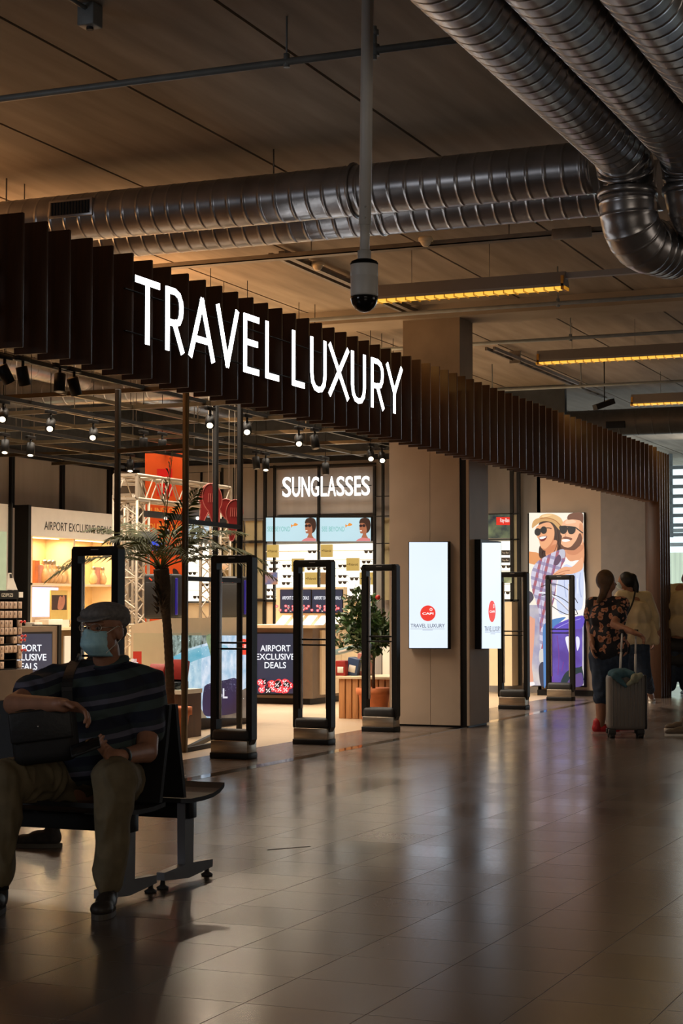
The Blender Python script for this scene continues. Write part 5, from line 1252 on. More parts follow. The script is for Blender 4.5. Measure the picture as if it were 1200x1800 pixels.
# citrus tree
p = PD(657, 1268, 19.5); p.z = 0
t = thing('potted_citrus_tree', 'small citrus tree in a terracotta pot behind the fourth gate', 'tree', p)
pot(t, p, .195, .37)
mb = MB(); tp = p + Vector((0, 0, .72)); mb.tube([p + Vector((0, 0, .3)), p + Vector((.01, .01, .55)), tp, p + Vector((0, .02, 1.2))], [.02, .017, .015, .008], 8)
random.seed(21); tips = []
for i in range(34):
    a = random.uniform(0, 6.28); z = random.uniform(.62, 1.25); R = .34 * math.sin(min(1, (z - .5) / .35) * 1.4) * random.uniform(.5, 1.1)
    if z > 1.1: R *= .7
    e = p + Vector((math.cos(a) * R, math.sin(a) * R, z + random.uniform(.0, .3)))
    if i < 6: e = p - RGT * random.uniform(.25, .42) + Vector((0, random.uniform(-.1, .1), random.uniform(.85, 1.2)))
    s = p + Vector((0, 0, random.uniform(.6, 1.1))); mb.tube([s, s.lerp(e, .5) + Vector((0, 0, .04)), e], [.006, .004, .002], 5); tips.append((s, e))
mb.build('trunk', M_bark, t)
mb = MB()
for s, e in tips:
    for k in range(46):
        f = random.uniform(.3, 1.05); q = s.lerp(e, f) + Vector([random.gauss(0, .03) for _ in range(3)])
        d = Vector([random.gauss(0, 1) for _ in range(3)]); d = (d.normalized() + (e - s).normalized() * .5 + Vector((0, 0, .1))).normalized(); l = random.uniform(.06, .10)
        sd = d.cross(Vector([random.gauss(0, 1) for _ in range(3)])).normalized() * l * .24; nn = sd.cross(d).normalized() * l * .06
        mb.faces([q, q + d * l * .35 + sd, q + d * l * .35 - sd, q + d * l * .75 + sd * .8, q + d * l * .75 - sd * .8, q + d * l, q + d * l * .35 - nn, q + d * l * .75 - nn],
                 [(0, 6, 1), (0, 2, 6), (1, 6, 7, 3), (6, 2, 4, 7), (3, 7, 5), (7, 4, 5)])
mb.build('foliage', M_cleaf, t, recalc=False)
for px, py in ((691, 1077), (664, 1050), (640, 1095)):
    q = PD(px, py, 19.25); MB().ell(q, .028, seg=14).build('fruit', mat('orange_fruit', (.85, .32, .02, 1), .45, noise_amt=.1) if px > 670 else mat('red_bow', (.55, .03, .02, 1), .5, noise_amt=.1), t)
# ============================================================ BENCH (two back-to-back rows)
M_seat = mat('black_bench_leather', (.010, .010, .011, 1), .6, noise_amt=.25, scale=30)
M_leg = mat('grey_cast_aluminium', (.20, .20, .215, 1), .42, .5, noise_amt=.1)
def bench(sgn, xl, label, nseat):
    t = thing('waiting_bench', label, 'bench', (xl, 4.8, 0))
    MB().bbox(xl - .035, xl + .035, 3.78, 7.4, .29, .365, .004).build('beam', M_black, t)
    for yv in (3.82, 5.9):
        mb = MB(); mb.prism([(xl - .045, yv - .02, .36), (xl + .045, yv - .02, .36), (xl + .04, yv - .02, .085), (xl + .235, yv - .02, .075), (xl + .235, yv - .02, .04), (xl, yv - .02, .02), (xl - .235, yv - .02, .04), (xl - .235, yv - .02, .075), (xl - .04, yv - .02, .085)], (0, .04, 0)); mb.build('leg', M_leg, t)
        for dx in (-.215, .215):
            mb = MB(); mb.lathe([(.026, 0), (.028, .008), (.012, .018), (.008, .05)], (xl + dx, yv, 0), 14); mb.build('foot', M_blackmt, t)
        MB().bbox(xl - .06, xl + .06, yv - .03, yv + .03, .365, .385, .004).build('bracket', M_leg, t)
    for k in range(nseat):
        y0 = 3.74 + .56 * k; y1 = y0 + .52
        prof = [(-.20, .40), (-.1, .39), (.03, .39), (.12, .395), (.19, .41), (.235, .432)]
        pts = [(xl + sgn * a, z) for a, z in prof]
        o = [(x, y0, z) for x, z in pts] + [(x, y0, z - .02) for x, z in reversed(pts)]
        MB().prism(o, (0, y1 - y0, 0)).build('seat', M_seat, t)
        bk = [(-.17, .40), (-.19, .50), (-.225, .65), (-.255, .82)]
        o = [(xl + sgn * a, y0, z) for a, z in bk] + [(xl + sgn * (a + .025), y0, z) for a, z in reversed(bk)]
        MB().prism(o, (0, y1 - y0, 0)).build('backrest', M_seat, t)
    for k in range(nseat):
        MB().box(xl - .05, xl + .1, 3.95 + .56 * k, 4.0 + .56 * k, .362, .402).build('seat_bracket', M_leg, t)
bench(-1, 6.73, 'black waiting bench under the seated man, its row facing the camera', 4)
bench(1, 7.27, 'black waiting bench back to back with the man\'s, facing the shop', 4)
# ============================================================ SEATED MAN
def pd(x, y, D): return PD(x, y, D)
Hd = pd(182, 1108, 7.86)
man = thing('person', 'seated man in flat cap, face mask and dark striped polo shirt, holding a phone', 'person', pd(160, 1400, 7.8) * 1)
man.location.z = 0; WLOC[man.name] = man.location.copy()
shR, shL = pd(92, 1200, 7.85), pd(262, 1203, 8.0)       # image left, image right
elR, wrR = pd(24, 1238, 7.55), pd(100, 1238, 7.32)
elL, wrL = pd(258, 1322, 7.72), pd(212, 1330, 7.45)
hipR, hipL = pd(105, 1368, 7.85), pd(215, 1372, 7.9)
knR, knL = pd(8, 1372, 7.4), pd(200, 1370, 7.38)
anR, anL = pd(-2, 1548, 7.4), pd(190, 1565, 7.38)
neck = pd(188, 1172, 7.95); chest = pd(178, 1235, 7.95); belly = pd(170, 1310, 7.85)
fw = (-FH - RGT * .55).normalized()            # direction the face looks
side = fw.cross(Vector((0, 0, 1))).normalized()
Z = Vector((0, 0, 1))
def hand(wr, d, palm_n, scale=1.0, curl=.5, thumb_side=1):
    d = Vector(d).normalized(); n = Vector(palm_n); n = (n - d * n.dot(d)).normalized(); s = d.cross(n).normalized() * thumb_side
    pr = [('l', wr, .028 * scale, wr + d * .03 * scale, .028 * scale)]
    for k in range(4):
        o = s * (.030 - .020 * k) * scale; pr.append(('l', wr + d * .02 * scale + o * .7, .016 * scale, wr + d * .085 * scale + o, .012 * scale))
        l = (.040, .046, .042, .034)[k] * scale; a = wr + d * .088 * scale + o
        d1 = (d - n * (-curl)).normalized(); d2 = (d * (1 - curl) + n * curl * 1.6).normalized(); d3 = (d * (.4 - curl) + n * 1.5 * curl).normalized() if curl > .2 else d2
        b_ = a + d1 * l; c_ = b_ + d2 * l * .7; e = c_ + d3 * l * .5
        pr.append(('c', [(a, .0095 * scale), (b_, .009 * scale), (c_, .008 * scale), (e, .007 * scale)]))
    a = wr + d * .03 * scale + s * .025 * scale; b_ = a + (d * .6 + s * .8).normalized() * .04 * scale + n * .008; c_ = b_ + (d * .85 + s * .25 + n * .4).normalized() * .035 * scale
    pr.append(('c', [(a, .014 * scale), (b_, .011 * scale), (c_, .009 * scale)]))
    return pr
headrot = Matrix((side, fw, Z)).transposed().to_quaternion()
def hp(x, y, z): return Hd + side * x + fw * y + Z * z      # x: toward image..., y forward, z up
prims = [('e', hp(0, -.012, .03), (.078, .098, .09), headrot), ('e', hp(0, .02, -.045), (.066, .072, .075), headrot), ('e', hp(0, .05, -.085), (.04, .035, .03), headrot),
         ('l', hp(0, .082, .005), .012, hp(0, .108, -.03), .015), ('e', hp(0, .075, .028), (.06, .022, .014), headrot), ('e', hp(0, .088, -.062), (.024, .014, .012), headrot),
         ('e', hp(.08, -.01, -.01), (.014, .024, .034), headrot), ('e', hp(-.08, -.01, -.01), (.014, .024, .034), headrot),
         ('l', hp(0, -.02, -.08), .058, neck - Z * .03, .066),
         ('l', shR, .05, shL, .05), ('l', chest, .13, belly, .14), ('l', neck - Z * .03, .07, chest, .12),
         ('l', shR, .052, elR, .045), ('l', elR, .046, wrR, .03), ('l', shL, .055, elL, .048), ('l', elL, .046, wrL, .031),
         ('l', belly, .13, hipR.lerp(hipL, .5), .13), ('l', hipR, .07, knR, .05), ('l', hipL, .07, knL, .05), ('l', knR, .05, anR, .035), ('l', knL, .05, anL, .035), ('l', hipR, .08, hipL, .08)]
prims += hand(wrR, pd(150, 1245, 7.3) - wrR, -Z * 1 - FH * .4, 1.08, .55, -1)
prims += hand(wrL, pd(150, 1322, 7.3) - wrL, Z * .5 - FH * .5, 1.08, .6, 1)
body = fuse('body', prims, M_skin, man, voxel=.0055, smooth=3)
# eyes
for sx in (-1, 1):
    e = hp(sx * .032, .083, .010); MB().ell(e, (.0125, .0105, .0075), headrot, 14).build('eye', mat('eye_white', (.25, .2, .17, 1), .3, noise_amt=.05), man); 
    MB().ell(e + fw * .0072 - side * .002, .0052, seg=10).build('pupil', mat('dark_iris', (.02, .012, .01, 1), .1, noise_amt=.05), man)
def stripes(name, cols, scale, axis=(0, 0, 1), rough=.8):
    m = bpy.data.materials.new(name); m.use_nodes = True; N = m.node_tree.nodes; L = m.node_tree.links; b = N['Principled BSDF']; b.inputs['Roughness'].default_value = rough
    g = N.new('ShaderNodeTexCoord'); dt = N.new('ShaderNodeVectorMath'); dt.operation = 'DOT_PRODUCT'; dt.inputs[1].default_value = axis; L.new(g.outputs['Object'], dt.inputs[0])
    ml = N.new('ShaderNodeMath'); ml.operation = 'MULTIPLY'; ml.inputs[1].default_value = scale; L.new(dt.outputs['Value'], ml.inputs[0])
    fr = N.new('ShaderNodeMath'); fr.operation = 'FRACT'; L.new(ml.outputs[0], fr.inputs[0])
    cr = N.new('ShaderNodeValToRGB'); cr.color_ramp.interpolation = 'CONSTANT'; L.new(fr.outputs[0], cr.inputs[0])
    for i, (p_, c) in enumerate(cols):
        e = cr.color_ramp.elements[i] if i < 2 else cr.color_ramp.elements.new(p_)
        e.position = p_; e.color = c
    L.new(cr.outputs[0], b.inputs['Base Color']); return m
M_polo = stripes('striped_polo', [(0, (.012, .016, .035, 1)), (.3, (.05, .075, .075, 1)), (.55, (.012, .016, .035, 1)), (.7, (.11, .11, .16, 1)), (.85, (.02, .03, .04, 1))], 7.0, (-.15, .1, 1))
sl1 = shR.lerp(elR, .55); sl2 = shL.lerp(elL, .62)
pr = [('l', shR + Z * .0, .072, sl1, .082), ('l', shL, .075, sl2, .085), ('l', shR, .078, neck - Z * .035, .075), ('l', shL, .08, neck - Z * .035, .075),
      ('e', chest, (.19, .22, .17)), ('e', belly - Z * .0, (.185, .215, .17)), ('e', belly - Z * .10, (.17, .20, .1)), ('e', chest + Z * .05, (.16, .22, .12)), ('l', chest, .15, belly, .17)]
shirt = fuse('polo_shirt', pr, M_polo, man, voxel=.009, smooth=6, fold=.014, ff=8)
for i in (0,):   # collar
    mb = MB(); cpts = []
    for k in range(17):
        a = math.pi * 2 * k / 16; cpts.append(neck + side * .084 * math.cos(a) + fw * .082 * math.sin(a) + Z * (.034 - .045 * max(0, math.sin(a))))
    mb.tube(cpts, [.019] * 17, 8); mb.build('collar', M_polo, man)
    a = neck + fw * .088 - Z * .02; MB().bbox(-.012, .012, -.004, .004, -.13, 0, .003, Matrix.Translation(a) @ headrot.to_matrix().to_4x4()).build('placket', M_polo, man)
M_chino = mat('khaki_trousers', (.19, .15, .085, 1), .8, noise_amt=.25, scale=14, bump=.3)
pr = [('l', hipR, .11, hipL, .115), ('l', hipR, .105, knR, .088), ('l', hipL, .105, knL, .092), ('e', hipR.lerp(hipL, .5) + Z * .04, (.17, .2, .13)),
      ('l', knR, .086, knR.lerp(anR, .55), .074), ('l', knR.lerp(anR, .55), .074, anR + Z * .03, .062), ('l', knL, .09, knL.lerp(anL, .55), .074), ('l', knL.lerp(anL, .55), .074, anL + Z * .03, .06)]
fuse('trousers', pr, M_chino, man, voxel=.008, smooth=5, fold=.016, ff=11)
M_shoe = mat('dark_brown_shoe', (.035, .026, .02, 1), .55, noise_amt=.3, scale=30); M_sole = mat('shoe_sole', (.10, .085, .07, 1), .7, noise_amt=.2)
def shoe(parent, ank, d, m=None, ms=None, s=1.0, z0=0.0, name='shoe', sole=True, **k):
    d = Vector((d[0], d[1], 0)).normalized(); sd = Vector((-d.y, d.x, 0)); a = Vector((ank.x, ank.y, z0))
    rot = Matrix((d, sd, Z)).transposed().to_quaternion()
    pr = [('e', a + d * .0 * s + Z * .055 * s, (.05 * s, .038 * s, .05 * s), rot), ('e', a + d * .06 * s + Z * .05 * s, (.075 * s, .042 * s, .042 * s), rot), ('e', a + d * .14 * s + Z * .038 * s, (.065 * s, .048 * s, .032 * s), rot), ('l', a + Z * .06 * s, .04 * s, a + Z * .105 * s, .04 * s)]
    o = fuse(name, pr, m or M_shoe, parent, voxel=.007 * s, smooth=3, **k)
    out = []
    for i in range(20):
        t_ = 2 * math.pi * i / 20; x = math.cos(t_); y = math.sin(t_); w = (.045 + .008 * x) * s
        out.append(a + d * (.078 + .132 * x) * s + sd * y * w + Z * .001)
    MB().prism(out, (0, 0, .022 * s)).build('sole', ms or M_sole, o if not parent else o)
    return o
shoe(man, anL + RGT * .0, -FH - RGT * .05); shoe(man, anR, -FH - RGT * .15)
for an in (anL, anR):
    mb = MB(); mb.tube([Vector((an.x, an.y, .09)), an + Z * .04], [.042, .044], 14); mb.build('sock', M_blackmt, man)
# cap
M_cap = mat('grey_wool_cap', (.22, .205, .2, 1), .9, noise_amt=.3, scale=60, bump=.2)
pr = [('e', hp(0, -.02, .075), (.098, .118, .052), headrot), ('e', hp(0, .045, .072), (.082, .075, .036), headrot), ('e', hp(0, -.06, .05), (.09, .075, .055), headrot)]
fuse('flat_cap', pr, M_cap, man, voxel=.006, smooth=5)
out = []
for i in range(13):
    a = math.pi * i / 12; out.append(hp(.082 * math.cos(a), .06 + .078 * math.sin(a), .058 - .022 * math.sin(a)))
MB().prism(out, Z * .008).build('cap_peak', M_cap, man)
pr = [('e', hp(0, -.055, -.005), (.082, .05, .05), headrot)]
fuse('hair', pr, mat('grey_hair', (.12, .1, .09, 1), .8, noise_amt=.4, scale=80), man, voxel=.008, smooth=2)
# mask
M_mask = mat('pale_blue_mask', (.5, .82, .92, 1), .75, col2=(.4, .72, .84, 1), scale=40, bump=.1)
mb = MB(); nu, nv = 16, 12; grid = []
for j in range(nv + 1):
    v = j / nv; row = []
    for i in range(nu + 1):
        u = i / nu * 2 - 1
        wdt = .078 - .012 * abs(v - .5) * 2
        ang = u * 1.12
        x = math.sin(ang) * wdt; yb_ = math.cos(ang)
        prof = .118 + .012 * math.sin(math.pi * v) - .045 * max(0, v - .62) / .38 * 1.0 + (.010 if abs(u) < .2 and v < .3 else 0)
        y = prof - (1 - yb_) * .115 + .0016 * math.sin(v * 26)
        z = -.002 - .112 * v + (.012 * (1 - abs(u) * 2.5) if abs(u) < .4 and v < .15 else 0)
        row.append(mb.bm.verts.new(hp(x, y, z)))
    grid.append(row)
for j in range(nv):
    for i in range(nu):
        f = mb.bm.faces.new((grid[j][i], grid[j][i + 1], grid[j + 1][i + 1], grid[j + 1][i])); f.smooth = True
o = mb.build('face_mask', M_mask, man); md = o.modifiers.new('s', 'SOLIDIFY'); md.thickness = .002
for sx in (-1, 1):
    mb = MB(); mb.tube([hp(sx * .068, .072, -.012), hp(sx * .084, .01, .02), hp(sx * .088, -.03, .005)], .0016, 6); mb.tube([hp(sx * .066, .07, -.098), hp(sx * .085, .0, -.045), hp(sx * .088, -.03, -.02)], .0016, 6); mb.build('mask_strap', M_wh, man)
mb = MB()
for sx in (-1, 1):
    c = hp(sx * .034, .108, .012)
    mb.tube([c + side * (.026 * math.cos(a)) + Z * (.018 * math.sin(a)) - fw * .012 * abs(math.cos(a)) * (1 if math.cos(a) * sx > 0 else 0) for a in [2 * math.pi * k / 18 for k in range(19)]], .0016, 6)
    mb.tube([hp(sx * .06, .098, .015), hp(sx * .084, .03, .015), hp(sx * .088, -.03, .005)], .0016, 6)
mb.tube([hp(-.008, .109, .016), hp(0, .112, .019), hp(.008, .109, .016)], .0016, 6)
mb.build('glasses', mat('thin_silver_frame', (.6, .5, .4, 1), .3, .8, noise_amt=.05), man)
# watch
d = (elL - wrL).normalized(); mb = MB(); mb.tube([wrL + d * .012, wrL + d * .034], .037, 20); w = mb.build('watch', M_blackmt, man)
# things he holds
bagc = pd(78, 1288, 7.42)
t = thing('shoulder_bag', 'black shoulder bag under the seated man\'s folded arm', 'bag', bagc - Z * .14)
BM = Matrix.Translation(bagc) @ Matrix((RGT, FH, Z)).transposed().to_4x4() @ Matrix.Rotation(-.12, 4, 'Y')
MB().bbox(-.13, .13, -.072, -.05, -.03, .10, .01, BM).build('flap', mat('black_flap', (.013, .013, .014, 1), .55, noise_amt=.2, scale=40, bump=.2), t)
MB().bbox(-.135, .135, -.06, .07, -.125, .105, .045, BM, 4).build('bag_body', mat('black_bag_leather', (.010, .010, .011, 1), .7, noise_amt=.2, scale=40, bump=.2), t)
mb = MB(); sp_ = spline([bagc + RGT * .06 + Z * .08, pd(118, 1245, 7.6), pd(118, 1200, 7.62), pd(128, 1170, 7.8), pd(140, 1158, 7.98), pd(150, 1180, 8.15)], 6, False)
for a, b_ in zip(sp_, sp_[1:]): mb.bar(a, b_, .045, .008, up=-FH)
mb.build('strap', M_blackmt, t)
MB().ell(pd(67, 1277, 7.3), .004, seg=8).build('stud', M_alu, t)
c = pd(153, 1312, 7.26)
Mx = Matrix.Translation(c) @ Matrix((RGT * .85 + Z * .3 + -FH * .2, (Z + FH * .4), RGT)).transposed().to_4x4()
ax = (RGT * .93 + Z * .34).normalized(); az_ = (Z * .8 - FH * .6 - ax * (Z * .8 - FH * .6).dot(ax)).normalized(); ay = az_.cross(ax)
Mx = Matrix.Translation(c) @ Matrix((ax, ay, az_)).transposed().to_4x4()
t = thing('phone', 'dark phone held in the seated man\'s hand on his knee', 'phone', c)
MB().bbox(-.07, .055, -.034, .034, -.006, .006, .005, Mx).build('case', M_blackmt, t)
MB().bbox(-.066, .051, -.031, .031, .0062, .0072, .0004, Mx, 1).build('glass', M_blackgl, t)
# shoe of a neighbour peeping out behind the bench
pz = PZ(75, 1492); sh = shoe(None, PZ(92, 1490), RGT * -1 + FH * .1, mat('grey_sneaker', (.11, .10, .095, 1), .8, noise_amt=.3, scale=30), mat('pale_sole', (.22, .2, .17, 1), .7, noise_amt=.1), 1.0, label='grey sneaker on the floor behind the bench, below the seated man\'s bag', cat='shoe')
# ============================================================ WALKING PEOPLE
def P_(D): return lambda x, y, dd=0: PD(x, y, D + dd)
def floral():
    m = bpy.data.materials.new('floral_blouse'); m.use_nodes = True; N = m.node_tree.nodes; L = m.node_tree.links; b = N['Principled BSDF']; b.inputs['Roughness'].default_value = .8
    g = N.new('ShaderNodeTexCoord'); nz = N.new('ShaderNodeTexNoise'); nz.inputs['Scale'].default_value = 14; L.new(g.outputs['Object'], nz.inputs['Vector'])
    ad = N.new('ShaderNodeVectorMath'); ad.operation = 'MULTIPLY_ADD'; ad.inputs[1].default_value = (.09, .09, .09); L.new(nz.outputs['Color'], ad.inputs[0]); L.new(g.outputs['Object'], ad.inputs[2])
    v = N.new('ShaderNodeTexVoronoi'); v.inputs['Scale'].default_value = 15; L.new(ad.outputs[0], v.inputs['Vector'])
    cr = N.new('ShaderNodeValToRGB'); L.new(v.outputs['Distance'], cr.inputs[0]); cr.color_ramp.interpolation = 'CONSTANT'
    e = cr.color_ramp.elements; e[0].position = 0; e[0].color = (.30, .10, .03, 1); e[1].position = .2; e[1].color = (.5, .24, .15, 1)
    q = e.new(.42); q.color = (.012, .012, .018, 1)
    L.new(cr.outputs[0], b.inputs['Base Color']); return m
# woman with floral blouse
f = P_(17.6)
w1 = thing('person', 'woman from behind in floral blouse, denim capris and red shoes, holding a suitcase handle', 'person', PZ(1062, 1288))
hd = f(1066, 1022)
sl, sr = f(1042, 1062, .05), f(1094, 1062, -.05)
el, wr = f(1079, 1098, -.25), f(1112, 1111, -.45)
el2, wr2 = f(1036, 1100, .1), f(1040, 1128, -.1)
hl, hr = f(1055, 1155, .02), f(1085, 1155, -.02); kl, kr = f(1058, 1215, 0), f(1086, 1215, .1); al, ar = f(1055, 1276, .0), f(1092, 1276, .25)
fwd = (RGT * .8 + FH * .6)
sk2 = mat('skin_rosy', (.36, .17, .10, 1), .5, noise_amt=.1, scale=20)
pr = [('e', hd, (.075, .085, .1)), ('e', hd + RGT * .03 - Z * .045, (.055, .06, .055)), ('l', hd + RGT * .08 - Z * .015, .012, hd + RGT * .092 - Z * .03, .012), ('l', hd - Z * .06, .05, f(1066, 1055), .06), ('l', sl, .05, sr, .05), ('l', f(1067, 1070), .1, f(1070, 1140), .12), ('l', sr, .05, el, .044), ('l', el, .042, wr, .028), ('l', sl, .05, el2, .04), ('l', el2, .038, wr2, .026),
      ('l', f(1070, 1140), .12, hl, .11), ('l', hl, .09, kl, .065), ('l', hr, .09, kr, .065), ('l', kl, .062, kl.lerp(al, .4), .06), ('l', kl.lerp(al, .4), .06, al, .04), ('l', kr, .062, kr.lerp(ar, .4), .06), ('l', kr.lerp(ar, .4), .06, ar, .04)]
pr += hand(wr, RGT * .8 - Z * .35, -Z - FH * .3, 1.0, .6, -1) + hand(wr2, -Z, RGT, 1.0, .3, 1)
fuse('body', pr, sk2, w1, voxel=.01, smooth=2)
M_br = mat('brown_hair', (.11, .058, .025, 1), .6, noise_amt=.4, scale=20)
fuse('hair', [('e', hd - RGT * .015 + Z * .012, (.092, .095, .108)), ('l', hd - Z * .05 - RGT * .02 - FH * .03, .055, hd - Z * .14 - RGT * .05 - FH * .06, .035), ('l', hd - Z * .14 - RGT * .05 - FH * .06, .04, f(1051, 1058, -.12), .022)], M_br, w1, voxel=.01, smooth=3)
fuse('blouse', [('l', sl, .078, sr, .078), ('l', sl, .07, sl.lerp(el2, .5), .075), ('l', sr, .07, sr.lerp(el, .55), .08), ('e', f(1067, 1085), (.17, .19, .17)), ('e', f(1068, 1115), (.17, .19, .17)), ('e', f(1071, 1140), (.17, .21, .13)), ('l', f(1062, 1148), .12, f(1082, 1145), .13)], floral(), w1, voxel=.012, smooth=7, fold=.015, ff=7)
M_den = mat('dark_denim', (.025, .045, .085, 1), .8, noise_amt=.3, scale=25)
fuse('denim_capris', [('l', hl, .12, hr, .12), ('l', hl, .115, kl, .09), ('l', hr, .115, kr, .09), ('l', kl, .088, kl - Z * .05, .095), ('l', kr, .088, kr - Z * .05, .095)], M_den, w1, voxel=.012, smooth=4, fold=.012, ff=10)
M_rs = mat('red_shoe', (.5, .015, .02, 1), .5, noise_amt=.1); M_pks = mat('pink_sole', (.6, .35, .33, 1), .6, noise_amt=.05)
shoe(w1, al - RGT * .03, RGT + FH * .1, M_rs, M_pks, 1.12); shoe(w1, ar, RGT * .8 + FH * .4, M_rs, M_pks, .95)
# second woman with pale jacket
f = P_(21.4); cA = PZ(1146, 1240)
w2 = thing('person', 'woman with black ponytail and face mask in a pale jacket and jeans, walking', 'person', PD(1120, 1245, 21.6))
w2.location.z = 0; WLOC[w2.name] = w2.location.copy()
hd2 = f(1098, 1022)
sl, sr = f(1090, 1050, -.05), f(1134, 1052, .1)
pr = [('e', hd2, (.075, .085, .1)), ('e', hd2 - RGT * .03 - Z * .04, (.05, .06, .055)), ('l', hd2 - RGT * .075 - Z * .01, .012, hd2 - RGT * .088 - Z * .025, .012), ('l', hd2 - Z * .06 + RGT * .03, .045, f(1108, 1048), .055), ('l', sl, .05, sr, .05), ('l', f(1112, 1060), .1, f(1115, 1125), .11),
      ('l', sl, .045, f(1084, 1090, -.1), .04), ('l', f(1084, 1090, -.1), .038, f(1088, 1122, -.2), .028), ('l', sr, .045, f(1146, 1088, .1), .04), ('l', f(1146, 1088, .1), .038, f(1150, 1118, .1), .028),
      ('l', f(1106, 1135), .1, f(1104, 1185, .2), .07), ('l', f(1104, 1185, .2), .06, f(1100, 1232, .6), .035), ('l', f(1124, 1135), .1, f(1130, 1185), .07), ('l', f(1130, 1185), .06, f(1145, 1225, .9), .035), ('l', f(1106, 1135), .1, f(1124, 1135), .1)]
pr += hand(f(1088, 1122, -.2), -Z - RGT * .1, RGT, 1, .3) + hand(f(1150, 1118, .1), -Z, -RGT, 1, .3)
fuse('body', pr, sk2, w2, voxel=.011, smooth=2)
M_bh = mat('black_hair', (.01, .008, .007, 1), .5, noise_amt=.3, scale=20)
fuse('hair', [('e', hd2 + RGT * .02 + Z * .015, (.09, .095, .105)), ('e', hd2 + RGT * .09 + Z * .04, (.045, .045, .06)), ('c', [(hd2 + RGT * .10 + Z * .05, .045), (hd2 + RGT * .13 - Z * .06, .045), (hd2 + RGT * .13 - Z * .15, .03), (f(1117, 1055), .012)])], M_bh, w2, voxel=.01, smooth=3)
fuse('face_mask', [('e', hd2 - RGT * .062 - Z * .045 - FH * .01, (.03, .055, .045))], mat('pale_mask', (.5, .6, .65, 1), .7, noise_amt=.05), w2, voxel=.008, smooth=2)
M_jk = mat('cream_jacket', (.68, .55, .34, 1), .8, noise_amt=.15, scale=8, bump=.3)
fuse('jacket', [('l', sl, .085, sr, .09), ('l', sl, .075, f(1084, 1090, -.1), .07), ('l', sr, .085, f(1146, 1085, .1), .085), ('l', f(1146, 1085, .1), .085, f(1150, 1100, .1), .07), ('e', f(1112, 1080), (.18, .22, .2)), ('e', f(1115, 1110), (.18, .21, .18)), ('l', f(1106, 1125), .12, f(1128, 1122), .13), ('l', f(1144, 1095), .04, f(1152, 1128), .05), ('l', f(1150, 1125), .045, f(1156, 1120), .03)], M_jk, w2, voxel=.013, smooth=10, fold=.02, ff=6)
fuse('jeans', [('l', f(1106, 1138), .12, f(1124, 1138), .125), ('l', f(1106, 1138), .11, f(1104, 1185, .2), .08), ('l', f(1104, 1185, .2), .08, f(1101, 1222, .5), .06), ('l', f(1124, 1138), .115, f(1132, 1185), .085), ('l', f(1132, 1185), .085, f(1142, 1212, .6), .06)], M_den, w2, voxel=.013, smooth=4, fold=.012, ff=10)
M_ws = mat('white_sneaker', (.5, .42, .34, 1), .6, noise_amt=.1)
a = PZ(1144, 1236); shoe(w2, a, FH * .7 + RGT * .2, M_ws, M_wh, .95); a = PZ(1103, 1238); shoe(w2, a, FH * .7 + RGT * .2, M_ws, M_wh, .95)
mb = MB(); sp_ = spline([f(1116, 1040, -.12), f(1112, 1058, -.2), f(1104, 1076, -.24), f(1094, 1092, -.2)], 5, False)
for q, r_ in zip(sp_, sp_[1:]): mb.bar(q, r_, .02, .006, up=-FH)
mb.build('bag_strap', M_blackmt, w2)
# figure cut by the right edge
f0 = P_(25.2)
f = lambda x, y, dd=0: f0(x - 24, y, dd)
w3 = thing('person', 'person in pale jacket and dark trousers cut off by the right edge', 'person', PZ(1190, 1222))
hd3 = f(1238, 985)
pr = [('e', hd3, (.08, .09, .11)), ('l', hd3 + RGT * .08 - Z * .02, .012, hd3 + RGT * .095 - Z * .03, .012), ('l', hd3 - Z * .07, .055, f(1228, 1018), .06), ('l', f(1192, 1034), .06, f(1244, 1034), .06), ('l', f(1217, 1040), .12, f(1217, 1110), .13), ('l', f(1190, 1036), .05, f(1174, 1080), .045), ('l', f(1174, 1080), .045, f(1184, 1128), .032), ('l', f(1244, 1036), .05, f(1256, 1085), .045), ('l', f(1256, 1085), .045, f(1250, 1130), .03),
      ('l', f(1206, 1130), .1, f(1202, 1180), .07), ('l', f(1202, 1180), .06, f(1200, 1214), .04), ('l', f(1226, 1130), .1, f(1228, 1180), .07), ('l', f(1228, 1180), .06, f(1228, 1214), .04), ('l', f(1206, 1130), .1, f(1226, 1130), .1)]
pr += hand(f(1184, 1128), -Z, RGT, 1, .3) + hand(f(1250, 1130), -Z, -RGT, 1, .3)
fuse('body', pr, sk2, w3, voxel=.012, smooth=2)
fuse('hair', [('e', hd3 + Z * .02, (.09, .1, .11))], M_br, w3, voxel=.012, smooth=2)
fuse('jacket', [('l', f(1190, 1038), .1, f(1244, 1038), .1), ('l', f(1188, 1038), .085, f(1174, 1078), .075), ('l', f(1174, 1078), .075, f(1172, 1095), .07), ('l', f(1246, 1038), .085, f(1257, 1095), .07), ('e', f(1217, 1065), (.24, .27, .26)), ('e', f(1219, 1095), (.25, .28, .22)), ('l', f(1196, 1106), .1, f(1240, 1106), .1)], M_jk, w3, voxel=.014, smooth=10, fold=.02, ff=6)
fuse('dark_wrap', [('l', f(1200, 1135), .13, f(1236, 1135), .14), ('l', f(1198, 1160), .13, f(1236, 1160), .13)], M_blackmt, w3, voxel=.016, smooth=3)
fuse('jeans', [('l', f(1206, 1150), .12, f(1202, 1205), .085), ('l', f(1226, 1150), .12, f(1228, 1205), .085)], M_den, w3, voxel=.014, smooth=3)
shoe(w3, f(1199, 1214), FH - RGT * .2, M_shoe, M_wh, .95); shoe(w3, f(1228, 1214), FH, M_shoe, M_wh, .95)
M_bs = mat('brown_sneaker', (.14, .10, .065, 1), .6, noise_amt=.2)
shoe(None, PZ(1203, 1284), -RGT + FH * .0, M_bs, M_wh, 1.0, label='brown shoe farther back of the two at the right edge of the floor', cat='shoe', group='brown shoes at the right edge')
